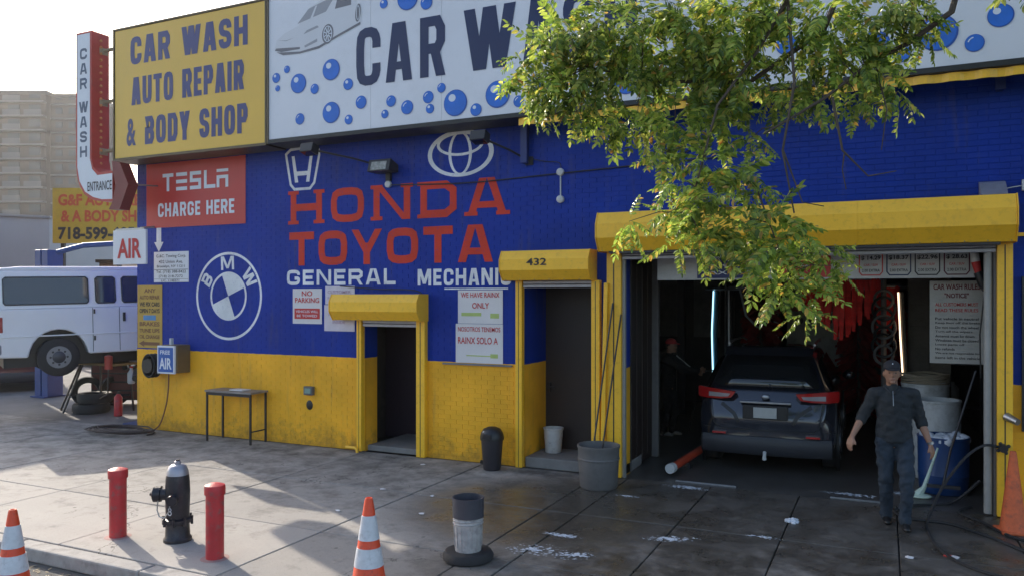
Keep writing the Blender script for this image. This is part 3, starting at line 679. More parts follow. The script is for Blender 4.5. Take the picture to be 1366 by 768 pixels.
# painted arrow, roundel, logos and big words on the bricks: part of the wall
YP = -.0045
mb = MB().box(-12.05, -11.93, YP-.001, YP, 3.42, 3.68); mb.add([(-12.11, YP, 3.42), (-11.99, YP, 3.24), (-11.87, YP, 3.42)], [(0,1,2)]); mb.build('painted_arrow', P_WHITE, bld, world=True)
mb = MB(); ring(mb, -10.30, 2.44, .76, .76, .045, YP, 64); ring(mb, -10.30, 2.44, .42, .42, .04, YP, 48)
def wedge(mb, cx, cz, r, a0, a1, y):
    n = 12; pts = [(cx, y, cz)]+[(cx+r*math.cos(R(a0+(a1-a0)*i/n)), y, cz+r*math.sin(R(a0+(a1-a0)*i/n))) for i in range(n+1)]; mb.add(pts, [tuple(range(len(pts)))])
wedge(mb, -10.30, 2.44, .385, 22, 112, YP-.0005); wedge(mb, -10.30, 2.44, .385, 202, 292, YP-.0005)
for ch, ang, gw in (('B', 150, .19), ('M', 92, .30), ('W', 33, .32)):
    a = R(ang); px, pz = -10.30+.57*math.cos(a), 2.44+.57*math.sin(a); rr = a-math.pi/2
    for pr_i, pr in enumerate(glyph(ch, gw, .235, .05)):
        for q in pr:
            vs = []
            for v in q:
                u, v2 = v.x-gw/2, v.y-.117
                vs.append((px+u*math.cos(rr)-v2*math.sin(rr), YP-.0004*pr_i, pz+u*math.sin(rr)+v2*math.cos(rr)))
            mb.add(vs, [(0,1,2,3)])
mb.build('painted_roundel', P_WHITE, bld, world=True, label='white painted round badge lettered BMW')
block('HONDA', -8.92, 3.62, 3.98, .55, .118, YP, P_RED, bld, gap=.28, name='painted_letter', slab=True)
block('TOYOTA', -8.95, 2.94, 3.78, .55, .125, YP, P_RED, bld, gap=.16, name='painted_letter')
block('GENERAL', -9.0, 2.62, 2.15, .25, .055, YP, P_WHITE, bld, gap=.22, name='painted_letter')
block('MECHANIC', -6.45, 2.60, 1.58, .25, .05, YP, P_WHITE, bld, gap=.22, name='painted_letter')
mb = MB().box(-5.98, -4.92, YP-.001, YP, 2.54, 2.56)
mb.build('painted_underline', P_WHITE, bld, world=True)
mb = MB(); ho = [(-9.02,4.79),(-8.92,4.86),(-8.48,4.88),(-8.34,4.82),(-8.33,4.73),(-8.43,4.29),(-8.52,4.20),(-8.84,4.20),(-8.92,4.28)]
line2(mb, ho, .045, YP, True)
for q in ([(-8.90,4.75),(-8.84,4.75),(-8.80,4.55),(-8.76,4.49),(-8.59,4.49),(-8.55,4.55),(-8.52,4.75),(-8.46,4.75),(-8.53,4.31),(-8.60,4.31),(-8.62,4.41),(-8.73,4.41),(-8.76,4.31),(-8.83,4.31)],):
    mb.add([(a, YP-.0004, b) for a, b in [q[i] for i in (0,1,2,3,10,11,12)][:0]] or [(q[0][0],YP,q[0][1]),(q[1][0],YP,q[1][1]),(q[12][0],YP,q[12][1]),(q[13][0],YP,q[13][1])], [(0,1,2,3)])
    mb.add([(q[6][0],YP,q[6][1]),(q[7][0],YP,q[7][1]),(q[8][0],YP,q[8][1]),(q[9][0],YP,q[9][1])], [(0,1,2,3)])
    mb.box(-8.81, -8.55, YP-.0012, YP-.0005, 4.42, 4.49)
mb.build('painted_badge', P_WHITE, bld, world=True, label='white painted H badge in a rounded trapezium')
mb = MB(); ring(mb, -5.71, 4.56, .56, .35, .075, YP, 56, .05); ring(mb, -5.71, 4.56, .20, .325, .05, YP-.0006, 40, .03); ring(mb, -5.71, 4.70, .40, .18, .05, YP-.0012, 48, .04)
mb.build('painted_badge', P_WHITE, bld, world=True, label='white painted badge of three overlapping ovals')

def lines(t, rows, y):
    for s_, x, z, w_, h, m, b in rows: text(s_, x, z, w_, h, y, m, t, bold=b)
fz = panel_sign('notice', 'small white address notice under the painted arrow', -12.11, -11.24, 2.69, 3.24, -.010, M_WSIGN)
lines(fz, [('G.&C. Towing Corp.', -12.05, 3.12, .75, .07, M_BLKT, .008), ('432 Union Ave.', -11.98, 3.03, .6, .06, M_BLKT, .008), ('Brooklyn, NY 11211', -12.03, 2.94, .7, .06, M_BLKT, .008), ('Tel. (718) 388-8422', -12.05, 2.84, .75, .065, M_BLKT, .008), ('(718) 218-7272', -11.98, 2.76, .6, .06, M_BLKT, .008), ('LIC. 1148371', -11.92, 2.70, .45, .04, M_BLKT, .008)], -.0125)
MB().box(-12.1, -11.25, -.0125, -.0115, 2.913, 2.921).box(-12.1, -11.25, -.0125, -.0115, 2.745, 2.75).build('rule', M_BLKT, fz, world=True)
ai = panel_sign('hanging_sign', 'white AIR sign hung off the left corner of the building', -12.80, -11.95, 3.01, 3.63, -.32, M_WSIGN, th=.04, bevel=.004)
text('AIR', -12.68, 3.12, .62, .36, -.326, M_REDT, ai, bold=.03)
MB().tube([(-12.1, -.30, 3.66), (-12.1, -.01, 3.70)], .02, 8).box(-12.75, -12.0, -.31, -.29, 3.63, 3.665).build('mounting_arm', M_STEEL, ai, world=True)
yp = panel_sign('poster', 'tall yellow poster of brown lettering and an arrow at the building corner', -12.54, -11.90, 1.49, 2.64, -.010, mat('poster_yellow', (.50, .31, .06), .6))
TB = mat('brown_print', (.20, .09, .04), .6)
lines(yp, [('ANY', -12.36, 2.50, .30, .075, TB, .03), ('AUTO REPAIR', -12.48, 2.38, .52, .075, TB, .03), ('WE FIX CARS', -12.48, 2.25, .52, .08, M_BLKT, .03), ('OPEN 7 DAYS', -12.48, 2.13, .52, .08, M_BLKT, .03), ('BRAKES', -12.48, 1.89, .52, .08, TB, .03), ('TUNE UPS', -12.48, 1.77, .52, .075, TB, .03), ('OIL CHANGE', -12.48, 1.66, .52, .07, TB, .03)], -.013)
MB().box(-12.38, -12.06, -.0135, -.0105, 2.0, 2.09).build('print_block', mat('print_blue', (.10, .26, .48), .6), yp, world=True)
MB().add([(-12.5, -.013, 1.57), (-12.36, -.013, 1.51), (-12.36, -.013, 1.54), (-11.96, -.013, 1.54), (-11.96, -.013, 1.60), (-12.36, -.013, 1.60), (-12.36, -.013, 1.63)], [tuple(range(7))]).build('print_arrow', TB, yp, world=True)
np_ = panel_sign('notice', 'white NO PARKING notice with a red block below the words', -8.87, -8.27, 1.99, 2.56, -.012, M_PAPER)
lines(np_, [('NO', -8.68, 2.44, .22, .085, M_REDT, .02), ('PARKING', -8.82, 2.33, .50, .085, M_REDT, .02)], -.0155)
MB().box(-8.83, -8.31, -.0165, -.0125, 2.07, 2.24).build('print_block', M_REDT, np_, world=True)
lines(np_, [('VEHICLES WILL', -8.8, 2.17, .46, .04, M_PALE, .01), ('BE TOWED', -8.78, 2.10, .42, .04, M_PALE, .01)], -.0175)
n2 = panel_sign('notice', 'faded pale notice of two sheets left of the small shutter', -8.22, -7.62, 1.88, 2.30, -.012, mat('faded_paper', (.60, .56, .63), .6))
MB().box(-8.2, -7.62, -.011, -.006, 2.31, 2.60).build('upper_sheet', MATS['faded_paper'], n2, world=True)
lines(n2, [('CUSTOMER', -8.15, 2.48, .46, .05, mat('faded_print', (.40, .28, .40), .6), .01), ('PARKING ONLY', -8.15, 2.38, .46, .05, MATS['faded_print'], .01), ('PLEASE WAIT', -8.13, 2.12, .4, .05, MATS['faded_print'], .01), ('INSIDE', -8.05, 2.00, .25, .05, MATS['faded_print'], .01)], -.0155)
r1 = panel_sign('notice', 'upper white paper reading WE HAVE RAINX ONLY', -5.74, -5.0, 2.04, 2.53, -.016, M_PAPER)
lines(r1, [('WE HAVE RAINX', -5.69, 2.42, .64, .075, M_REDT, .012), ('ONLY', -5.50, 2.26, .28, .085, M_REDT, .015)], -.0195)
MB().box(-5.68, -5.35, -.0195, -.0165, 2.15, 2.20).box(-5.2, -5.06, -.0195, -.0165, 2.12, 2.19).build('print_block', mat('print_lime', (.42, .52, .16), .6), r1, world=True)
r2 = panel_sign('notice', 'lower white paper reading NOSOTROS TENEMOS RAINX SOLO A', -5.78, -5.0, 1.46, 2.035, -.012, M_PAPER)
lines(r2, [('NOSOTROS TENEMOS', -5.74, 1.92, .70, .07, M_REDT, .012), ('RAINX SOLO A', -5.74, 1.74, .66, .10, M_REDT, .012)], -.0155)
MB().box(-5.6, -5.2, -.0155, -.0125, 1.56, 1.575).box(-5.2, -5.08, -.0158, -.0125, 1.54, 1.60).build('print_block', MATS['print_lime'], r2, world=True)
tag(MB().box(-6.0, -4.85, -.03, -.003, 1.425, 1.45).build('ledge', M_CONC), 'thin ledge under the rain repellent notices', 'ledge')
pf = panel_sign('framed_poster', 'black framed poster at the right edge beside the bay post', 1.40, 2.3, 1.0, 2.62, -.03, M_PAPER, th=.02, frame=M_BLACK, fw=.04)
for z, c in ((2.3, M_REDT), (2.05, M_PALE), (1.8, M_BUB), (1.55, mat('print_magenta', (.5, .1, .25), .5)), (1.3, MATS['print_lime']), (1.1, M_NAVY)):
    MB().box(1.42, 2.2, -.033, -.0302, z-.08, z+.1).build('print_block', c, pf, world=True)

# ------------------------------------------------------------------ lamps and cables on the wall
def flood(label, head, base, glow=False):
    t = thing('floodlight', label, 'floodlight', base, group='floodlights on the front wall')
    MB().tube([base, (base[0]*.6+head[0]*.4, base[1]*.6+head[1]*.4, base[2]*.6+head[2]*.4+.02), head], .016, 8).build('arm', M_BLACK, t, world=True, smooth=True)
    MB().box(base[0]-.06, base[0]+.06, -.03, -.002, base[2]-.06, base[2]+.06).build('base_plate', M_BLACK, t, world=True, bevel=.006)
    hx, hy, hz = head
    h = MB().prism([(hy-.10, hz-.05), (hy+.07, hz-.09), (hy+.10, hz+.05), (hy-.06, hz+.09)], hx-.12, hx+.12).build('lamp_head', M_BLACK, t, world=True, bevel=.012); recalc(h)
    MB().add([(hx-.10, hy-.094, hz-.055), (hx+.10, hy-.094, hz-.055), (hx+.10, hy+.055, hz-.096), (hx-.10, hy+.055, hz-.096)], [(0,1,2,3)]).build('lens', M_GLASS, t, world=True)
    return t
flood('black floodlight on an arm reaching up beside the H badge', (-8.02, -.62, 4.70), (-7.08, -.02, 4.45))
flood('black floodlight on an arm in front of the three ovals badge', (-5.12, -.50, 4.66), (-4.58, -.02, 4.36))
t = thing('floodlight', 'wide floodlight with a pale lens facing the street above HONDA', 'floodlight', (-6.98, 0, 4.42), group='floodlights on the front wall')
recalc(MB().prism([(-.30, 4.34), (-.03, 4.34), (-.03, 4.46), (-.24, 4.53)], -7.18, -6.78).build('lamp_head', M_BLACK, t, world=True, bevel=.01))
MB().add([(-7.12, -.298, 4.36), (-6.84, -.298, 4.36), (-6.84, -.258, 4.49), (-7.12, -.258, 4.49)], [(0,1,2,3)]).build('lens', mat('pale_lens', (.30, .30, .27), .2, 0, .5, 20, .3), t, world=True)
MB().box(-7.0, -6.92, -.06, -.003, 4.22, 4.34).build('bracket', M_BLACK, t, world=True)
def puck(mb, x, z): mb.tube([(x, -.003, z), (x, -.05, z), (x, -.062, z)], [.052, .052, .035], 16); return mb
o = puck(MB(), -6.97, 4.17).build('wall_lamp', M_WPL, smooth=True); tag(o, 'small round white lamp under the wide floodlight', 'lamp')
t = thing('conduit_lamp', 'pair of round white fittings joined by a short white pipe', 'lamp', (-4.1, 0, 3.78))
for z in (4.17, 3.79): puck(MB(), -4.1, z).build('lamp_head', M_WPL, t, world=True, smooth=True)
MB().tube([(-4.1, -.02, 3.84), (-4.1, -.02, 4.12)], .011, 8).build('pipe', M_WPL, t, world=True)
def cable(label, pts, r=.009, m=None, name='cable', cat='cable'):
    P = []
    pv = [Vector(p) for p in pts]; n = len(pv)
    for i in range(n-1):
        a, b = pv[i], pv[i+1]; a0 = pv[max(i-1, 0)]; b1 = pv[min(i+2, n-1)]
        for k in range(8):
            t_ = k/8; P.append(.5*((2*a)+(-a0+b)*t_+(2*a0-5*a+4*b-b1)*t_*t_+(-a0+3*a-3*b+b1)*t_**3))
    P.append(pv[-1])
    o = MB().tube(P, r, 7).build(name, m or M_BLACK, smooth=True); return tag(o, label, cat)
cable('dark cable running level across the blue wall from the floodlight', [(-6.95,-.015,4.16),(-5.6,-.02,4.11),(-4.2,-.018,4.15),(-2.6,-.02,4.20),(-1.7,-.02,4.22)])
cable('thin cable hanging from the bracket to the round fittings', [(-4.60,-.02,4.40),(-4.35,-.02,4.34),(-4.12,-.02,4.30),(-4.1,-.02,4.2)], .006)
cable('vertical dark cable dropping from the eaves behind the tree', [(-2.2,-.02,4.88),(-2.18,-.02,4.5),(-2.28,-.02,4.35),(-2.6,-.02,4.21)], .012)
cable('thin grey wire crossing the wall above the bay right of the tree', [(1.2,-.03,3.63),(1.45,-.03,3.66),(2.4,-.03,3.7)], .006, M_WPL)
tag(MB().box(1.36, 1.6, -.05, -.003, 3.60, 3.72).build('junction_box', M_WPL, bevel=.005), 'small white junction box at the right edge above the framed poster', 'box')
tag(MB().box(1.28, 2.6, -.04, -.003, 3.10, 3.14).build('rail', M_YEL, bevel=.003), 'short yellow rail running right from the widest shutter box', 'rail')
cable('thin black wire drooping from the no parking notice over the small shutter', [(-7.9,-.02,2.60),(-7.2,-.02,2.55),(-6.5,-.03,2.53),(-6.3,-.02,2.42)], .008)
# meter box + hole, junction
t = thing('outlet_box', 'small grey outlet box on the yellow wall left of the narrow doorway', 'box', (-8.52, 0, .9))
MB().box(-8.60, -8.42, -.07, -.003, .83, .97).build('casing', M_GREYP, t, world=True, bevel=.008)
MB().box(-8.57, -8.45, -.078, -.07, .86, .94).build('cover', mat('green_grey', (.20, .30, .26), .5), t, world=True)
o = MB().ell((-8.53, .002, .66), (.07, .018, .08), 12, 8).build('hole', M_BLACK, bld, world=True, smooth=True, label='small dark hole knocked through the yellow wall')
# air machine
t = thing('air_machine', 'coin air machine with a blue AIR label on the yellow wall', 'air machine', (-11.75, 0, .95))
MB().box(-11.60, -11.20, -.30, -.005, 1.09, 1.58).build('cabinet', mat('brown_metal', (.18, .13, .07), .5, .3, .2, 4, .1), t, world=True, bevel=.01)
MB().box(-11.64, -11.22, -.34, -.302, 1.08, 1.57).build('front', M_WSIGN, t, world=True, bevel=.006)
MB().box(-11.61, -11.25, -.344, -.3405, 1.11, 1.54).build('label', mat('label_blue', (.02, .10, .38), .5), t, world=True)
text('FREE', -11.56, 1.42, .24, .07, -.347, M_PALE, t, bold=.02); text('AIR', -11.58, 1.16, .30, .20, -.347, M_PALE, t, bold=.03)
MB().box(-11.44, -11.39, -.26, -.20, 1.58, 1.70).build('beacon', M_WPL, t, world=True, bevel=.01)
t = thing('hose_reel', 'round black hose reel left of the air machine', 'hose reel', (-12.15, 0, 1.2))
for k in range(5): 
    rr = .20-.012*(k % 2)
    MB().tube([(-11.97+rr*.75*math.cos(a*math.pi/12), -.10-.035*k, 1.19+rr*math.sin(a*math.pi/12)) for a in range(25)], .02, 6).build('hose_turn', M_RUB, t, world=True, smooth=True)
MB().tube([(-11.97, -.01, 1.19), (-11.97, -.28, 1.19)], [.13, .13], 16).build('hub', M_BLACK, t, world=True, smooth=True)
cable('thin red air hose hanging from the air machine to the ground', [(-11.42,-.28,1.08),(-11.44,-.28,.75),(-11.50,-.29,.45),(-11.62,-.32,.15),(-11.85,-.36,.02)], .012, mat('hose_brown', (.16, .05, .03), .6), 'air_hose', 'hose')
cpts = []
for k in range(90):
    a = k*.42; r_ = .38+.14*math.sin(k*.37)+.06*rnd.random(); cpts.append((-12.25+r_*1.5*math.cos(a), -.55+r_*.7*math.sin(a), .02+.0012*k))
tag(MB().tube(cpts, .012, 6).build('air_hose', mat('hose_dark', (.05, .035, .035), .6), smooth=True), 'tangled coil of dark air hose on the ground at the building corner', 'hose')
# folding side table
t = thing('metal_table', 'rusty metal table against the yellow wall', 'table', (-10.1, -.3, 0))
MB().box(-10.40, -9.38, -.44, -.03, .83, .86).build('tabletop', mat('rusty_top', (.26, .24, .23), .5, .3, .3, 5, .2, dirt=(.6, (.16, .08, .04), 4)), t, world=True, bevel=.004)
for x, y in ((-10.37,-.41),(-9.41,-.41),(-10.37,-.06),(-9.41,-.06)): MB().box(x-.014, x+.014, y-.014, y+.014, 0, .83).build('leg', M_DMET, t, world=True)
MB().box(-10.36, -9.42, -.42, -.40, .78, .828).build('apron', M_DMET, t, world=True)
MB().box(-9.42, -9.40, -.4, -.07, .2, .22).build('stretcher', M_DMET, t, world=True)
tag(MB().box(-9.95, -9.65, -.34, -.14, .861, .88).build('folded_cloth', M_PAPER, bevel=.008), 'folded pale cloth lying on the rusty metal table', 'cloth')

# ------------------------------------------------------------------ street furniture
def bollard():
    t = thing('bollard', 'red steel bollard left of the hydrant', 'bollard', (-7.06, -4.73, 0), group='red bollards by the hydrant')
    MB().lathe([(.082, 0), (.082, .63)], n=24).build('post', M_RPOST, t, smooth=True)
    MB().lathe([(.094, .60), (.096, .66), (.090, .685), (.05, .70), (0, .705)], n=24).build('cap', M_RPOST, t, smooth=True)
    MB().lathe([(.13, .001), (.12, .003), (.083, .006)], n=24).build('paint_spill', mat('paint_pink', (.36, .22, .20), .85), t, smooth=True)
    return t
b1 = bollard(); dup(b1, (-5.66, -4.80, 0), 1.0, 'red steel bollard right of the hydrant')
t = thing('fire_hydrant', 'black fire hydrant with silver top between the red bollards', 'fire hydrant', (-6.41, -4.56, 0), .35)
MB().lathe([(.135,0),(.135,.03),(.118,.05),(.112,.18),(.14,.19),(.14,.225),(.112,.235),(.118,.50),(.112,.62),(.104,.67)], n=28).build('barrel', M_HYD, t, smooth=True)
MB().lathe([(.106,.66),(.100,.705),(.082,.745),(.05,.765),(.03,.765),(.03,.79),(.018,.80),(0,.80)], n=28).build('bonnet', M_SILV, t, smooth=True)
MB().tube([(0,0,.765),(0,0,.81)], .024, 5).build('operating_nut', M_HYD, t)
for a in range(8):
    x, y = .138*math.cos(a*math.pi/4+.2), .138*math.sin(a*math.pi/4+.2); MB().tube([(x, y, .165), (x, y, .25)], .014, 6).build('flange_bolt', M_HYD, t)
n_ = MB().tube([(-.09,-.02,.47),(-.15,-.03,.47),(-.155,-.03,.47),(-.22,-.045,.47),(-.225,-.045,.47)], [.062,.062,.078,.078,.055], 20).build('nozzle', M_HYD, t, smooth=True)
MB().tube([(-.22,-.045,.47),(-.26,-.052,.47)], .018, 5).build('nozzle_nut', M_HYD, n_)
n_ = MB().tube([(.02,-.09,.44),(.03,-.15,.44),(.03,-.155,.44),(.035,-.19,.44)], [.045,.045,.056,.05], 16).build('nozzle', M_HYD, t, smooth=True)
MB().tube([(-.15,-.10,.42),(-.155,-.11,.33),(-.12,-.13,.27),(-.06,-.14,.26),(-.02,-.14,.32),(0,-.14,.40)], .006, 5).build('chain', M_STEEL, t)
MB().tube([(.05,-.118,.30),(.05,-.121,.30)], .001, 3)
mb = MB(); 
for zc, rr in ((.335,.020),(.300,.023)):
    for k in range(12):
        a0 = 2*math.pi*k/12; a1 = 2*math.pi*(k+1)/12
        def hp(a, q): 
            u = -.02+q*math.cos(a); return (u, -math.sqrt(.1185**2-u*u)-.001, zc+q*math.sin(a))
        mb.add([hp(a0, rr), hp(a1, rr), hp(a1, rr*.6), hp(a0, rr*.6)], [(0,1,2,3)])
mb.build('painted_number', M_PALE, t)
def cone(label, loc, sleeve=True, h=.87, rb=.155, m=None, name='traffic_cone'):
    t = thing(name, label, 'traffic cone', loc, rnd.uniform(0, 1)); m = m or M_ORANGE
    R_ = lambda z: rb+( .030-rb)*((z-.03)/(h-.03))
    q_ = .19 if sleeve else .145
    MB().box(-q_, q_, -q_, q_, 0, .032).build('base', M_RUB if sleeve else m, t, bevel=.01)
    MB().lathe([(R_(.03)+.012,.03),(R_(.05),.05),(R_(h-.02),h-.02),(R_(h)-.004,h),(.02,h),(.018,h-.06)], n=32).build('body', m, t, smooth=True)
    if sleeve:
        for a, b in ((.36, .50), (.56, .74)): MB().lathe([(R_(a*h/.87)+.0035,a*h/.87),(R_(b*h/.87)+.0035,b*h/.87)], n=32).build('reflective_band', M_CWHITE, t, smooth=True)
    return t
cone('orange traffic cone with two white bands standing in the gutter at far left', (-6.40, -6.22, -.131), True, .85, .165)
cone('orange traffic cone with two white bands on the kerb at the centre', (-3.62, -5.22, 0), True, .885, .165)
cone('faded plain orange cone leaning by the right bay post', (1.20, -.66, 0), False, .84, .125, mat('cone_faded', (.66, .13, .04), .65, 0, .25, 9, .1, dirt=(.7, (.25, .07, .04), 10)))
# bucket bollard on a tyre-like base
t = thing('bucket_bollard', 'weathered bucket with a dark sleeve standing on a black wheel base', 'bollard', (-3.51, -3.81, 0))
MB().lathe([(.21,0),(.235,.015),(.238,.05),(.215,.085),(.18,.095),(.14,.09)], n=32).build('base_ring', M_RUB, t, smooth=True)
MB().lathe([(.12,.05),(.132,.28),(.137,.40)], n=28).build('bucket', mat('bucket_white', (.42, .40, .39), .7, 0, .3, 9, .2, dirt=(.8, (.14, .12, .11), 8)), t, smooth=True)
for k in range(16):
    a = 2*math.pi*k/16; MB().tube([(.128*math.cos(a), .128*math.sin(a), .13), (.134*math.cos(a), .134*math.sin(a), .32)], .004, 4).build('rib', MATS['bucket_white'], t)
for z in (.34, .37): MB().lathe([(.136,z),(.145,z+.006),(.137,z+.014)], n=28).build('rim', MATS['bucket_white'], t, smooth=True)
MB().lathe([(.145,.40),(.148,.56),(.15,.58),(.14,.58),(.138,.45),(0,.44)], n=28).build('sleeve', mat('sleeve_grey', (.055, .055, .07), .5, 0, .2, 8, .1), t, smooth=True)
# bin with domed lid
t = thing('litter_bin', 'small black bin with a domed lid against the yellow wall', 'bin', (-5.02, -.32, 0))
MB().lathe([(.115,0),(.125,.02),(.155,.43)], n=26).build('bin_body', mat('bin_brown', (.03, .026, .032), .5), t, smooth=True)
MB().lathe([(.168,.42),(.17,.46),(.155,.52),(.12,.575),(.06,.60),(0,.605)], n=26).build('lid', M_BLACK, t, smooth=True)
MB().box(-.07, .07, -.172, -.15, .45, .52).build('flap', M_BLACK, t, bevel=.01)
MB().ell((-.07,-.115,.535), (.022,.012,.022), 8, 6).build('sticker', M_WPL, t, smooth=True)
# grey barrel
t = thing('barrel', 'open grey plastic barrel in front of the 432 doorway', 'barrel', (-3.32, -.66, 0))
MB().lathe([(.225,0),(.24,.02),(.262,.40),(.265,.50),(.275,.52),(.275,.545),(.255,.545),(.245,.42),(.22,.1),(0,.09)], n=36).build('drum', M_GREYP, t, smooth=True)
MB().lathe([(.264,.36),(.270,.375),(.265,.39)], n=36).build('hoop', M_GREYP, t, smooth=True)
t = thing('bucket', 'white plastic bucket standing inside the 432 doorway', 'bucket', (-4.42, .50, .15))
MB().lathe([(.115,0),(.12,.01),(.142,.33),(.152,.34),(.152,.36),(.135,.36),(.11,.03),(0,.03)], n=26).build('pail', M_WPL, t, smooth=True)
MB().tube([(-.145,0,.32),(-.12,-.06,.20),(0,-.14,.15),(.12,-.06,.20),(.145,0,.32)], .004, 5).build('handle', M_STEEL, t)
tag(MB().box(-5.35, -5.06, -.06, -.01, .0, .05).build('floor_bar', M_BLACK, bevel=.006), 'dark bar on the ground left of the domed bin', 'bar')
t = thing('foot_pipe', 'short yellow bent pipe at the foot of the narrow doorway', 'pipe', (-7.6, -.1, 0))
MB().tube([(-7.72,-.10,.06),(-7.52,-.14,.07),(-7.47,-.16,.05),(-7.46,-.16,0)], .022, 8).build('pipe_body', M_YEL, t, world=True, smooth=True)

# ------------------------------------------------------------------ things in and before the bay
def mitter_mat(): return mat('red_cloth', (.80, .03, .025), .7, 0, .4, 6, .3, 20, island=.3)
pb = thing('price_board', 'white price board hung across the top of the wash bay', 'sign', (-2.85, .5, 2.66))
MB().box(-2.85, 1.0, .46, .50, 2.66, 3.0).build('board', mat('board_dim', (.50, .50, .49), .5), pb, world=True)
items = [(-2.30,-1.66,mat('board_navy',(.02,.03,.13),.5),['EXPRESS WASH','$ 9.19','TAX']),(-1.30,-.62,M_RSIGN,['SUPER WASH','HOT WAX']),]
for a, b, m, tx in items:
    MB().box(a, b, .452, .4595, 2.68, 2.98).build('board_panel', m, pb, world=True)
    for i, s_ in enumerate(tx): text(s_, a+.05, 2.90-i*.085, (b-a)*.55 if i else (b-a)*.75, .05, .449, M_PALE, pb, bold=.01)
cells = [(-.16,'$ 14.29',M_RSIGN),(.15,'$18.37',M_DNAVY),(.46,'$22.96',M_BLKT),(.77,'$ 28.63',mat('cell_maroon',(.10,.01,.03),.5))]
for cx_, pr, m in cells:
    q = [(cx_-.13,2.965),(cx_-.13,2.74),(cx_-.10,2.70),(cx_+.10,2.70),(cx_+.13,2.74),(cx_+.13,2.965)]
    line2(MB(), q, .014, .456, True).build('price_frame', m, pb, world=True)
    text(pr, cx_-.11, 2.88, .22, .06, .454, M_BLKT, pb, bold=.03)
    text('CAR / SUV', cx_-.08, 2.81, .16, .03, .454, M_REDT, pb, bold=.01); text('2.00 EXTRA', cx_-.10, 2.74, .20, .035, .454, M_BLKT, pb, bold=.01)
rs = panel_sign('rules_sign', 'grey white sign of CAR WASH RULES hanging inside the bay on the right', .50, 1.10, 1.62, 2.63, .78, mat('rules_white', (.42, .41, .38), .5), th=.02)
text('CAR WASH RULES', .54, 2.52, .50, .07, .776, mat('maroon_print', (.16, .01, .02), .5), rs, bold=.02); text('"NOTICE"', .66, 2.42, .26, .06, .776, MATS['maroon_print'], rs, bold=.02)
for i, s_ in enumerate(['ALL CUSTOMERS MUST','READ THESE RULES']): text(s_, .56, 2.32-i*.07, .46, .04, .776, M_REDT, rs, bold=.01)
for i, s_ in enumerate(['Put vehicle in neutral','Keep foot off the brake','Do not touch the wheel','Turn off the wipers','Antenna must be down','Windows must be closed','Loose parts off','No refunds','We are not responsible for','items left in the vehicle']): text(s_, .56, 2.15-i*.053, min(.48, .021*len(s_)), .032, .776, M_BLKT, rs, bold=.008)
def led(label, pts, col, e, name='light_tube'):
    t = thing(name, label, 'light', pts[0])
    MB().tube(pts, .012, 8).build('tube', mat('lit_'+('blue' if col[2] > .8 else 'warm'), col, emit=e), t, world=True)
    MB().tube([(p[0]+.035, p[1]+.06, p[2]) for p in pts], .045, 8).build('backing', mat('teal_backing', (.02, .10, .14), .5) if col[2] > .8 else MATS['grey_block'], t, world=True)
led('glowing blue white light tube standing left of the car', [(-2.75,3.9,2.53),(-2.78,3.9,1.8),(-2.76,3.9,1.04)], (.40,.78,1.0), .9)
led('glowing warm white light tube standing right of the red brushes', [(.18,3.08,2.5),(.21,3.08,1.8),(.25,3.11,1.11)], (1.0,.74,.50), .9)
for i, (a, b) in enumerate((((-2.9,3.94,2.56),(-2.3,3.94,2.56)),)):
    tag(MB().tube([a, b], .02, 8).tube([b, (-2.2,3.94,2.1), (-2.0, 3.94, 1.9)], .02, 8).build('spray_pipe', M_STEEL, smooth=True), 'thin bent pipe frame right of the blue light tube', 'pipe')
# red cloth curtain and rotating brushes
def curtain(label, cx_, cy_, w_, z0, z1, n=16, vee=0.0):
    t = thing('cloth_curtain', label, 'wash curtain', (cx_, cy_, z0)); fr = MB().tube([(cx_-w_/2, cy_, z1), (cx_+w_/2, cy_, z1)], .03, 8); fr.build('hanging_bar', M_STEEL, t, world=True)
    st = None
    for k in range(n):
        u = (k+.5)/n; x = cx_-w_/2+u*w_; dz = z0+vee*abs(2*u-1)*(z1-z0)
        L = z1-dz
        m = MB()
        pts = [(-.035, 0, 0), (.035, 0, 0), (.04, .03, -L*.33), (-.03, .03, -L*.33), (.03, -.01, -L*.7), (-.045, -.01, -L*.7), (.02, .02, -L), (-.03, .02, -L)]
        m.add(pts, [(0,1,2,3),(3,2,4,5),(5,4,6,7)])
        o = m.build('cloth_strip', mitter_mat(), t); o.location = (x-cx_, rnd.uniform(-.06, .06), z1-z0); o.rotation_euler = (0, R(rnd.uniform(-5, 5)), R(rnd.uniform(-40, 40)))
    return t
curtain('red cloth wash curtain hanging in a V behind the car roof', -.62, 3.3, 1.15, 1.72, 2.72, 26, .62)
curtain('short red cloth curtain hanging near the warm light tube', .04, 3.5, .34, 1.9, 2.6, 5, 0)
def brush(label, x, y, r, z0, z1):
    t = thing('wash_brush', label, 'wash brush', (x, y, 0)); MB().tube([(0,0,.05),(0,0,z1+.3)], .05, 10).build('spindle', M_DMET, t)
    m = MB()
    for k in range(520):
        a = rnd.uniform(0, 6.283); z = rnd.uniform(z0, z1); rr = r*rnd.uniform(.75, 1.05); w_ = .05; a2 = a+rnd.uniform(.2, .5)
        c, s = math.cos(a), math.sin(a); c2, s2 = math.cos(a2), math.sin(a2); dz = rnd.uniform(-.25, -.05)
        m.add([(.05*c, .05*s, z), (.05*c, .05*s, z+w_), (rr*c2, rr*s2, z+w_+dz), (rr*c2, rr*s2, z+dz)], [(0,1,2,3)])
    m.build('bristle_cloth', mat('brush_cloth', (.22, .012, .012), .8, 0, .4, 6, .3, 20, island=.4), t, kind='stuff')
brush('red vertical wash brush right of the car roof', -.45, 6.2, .42, .3, 2.5)
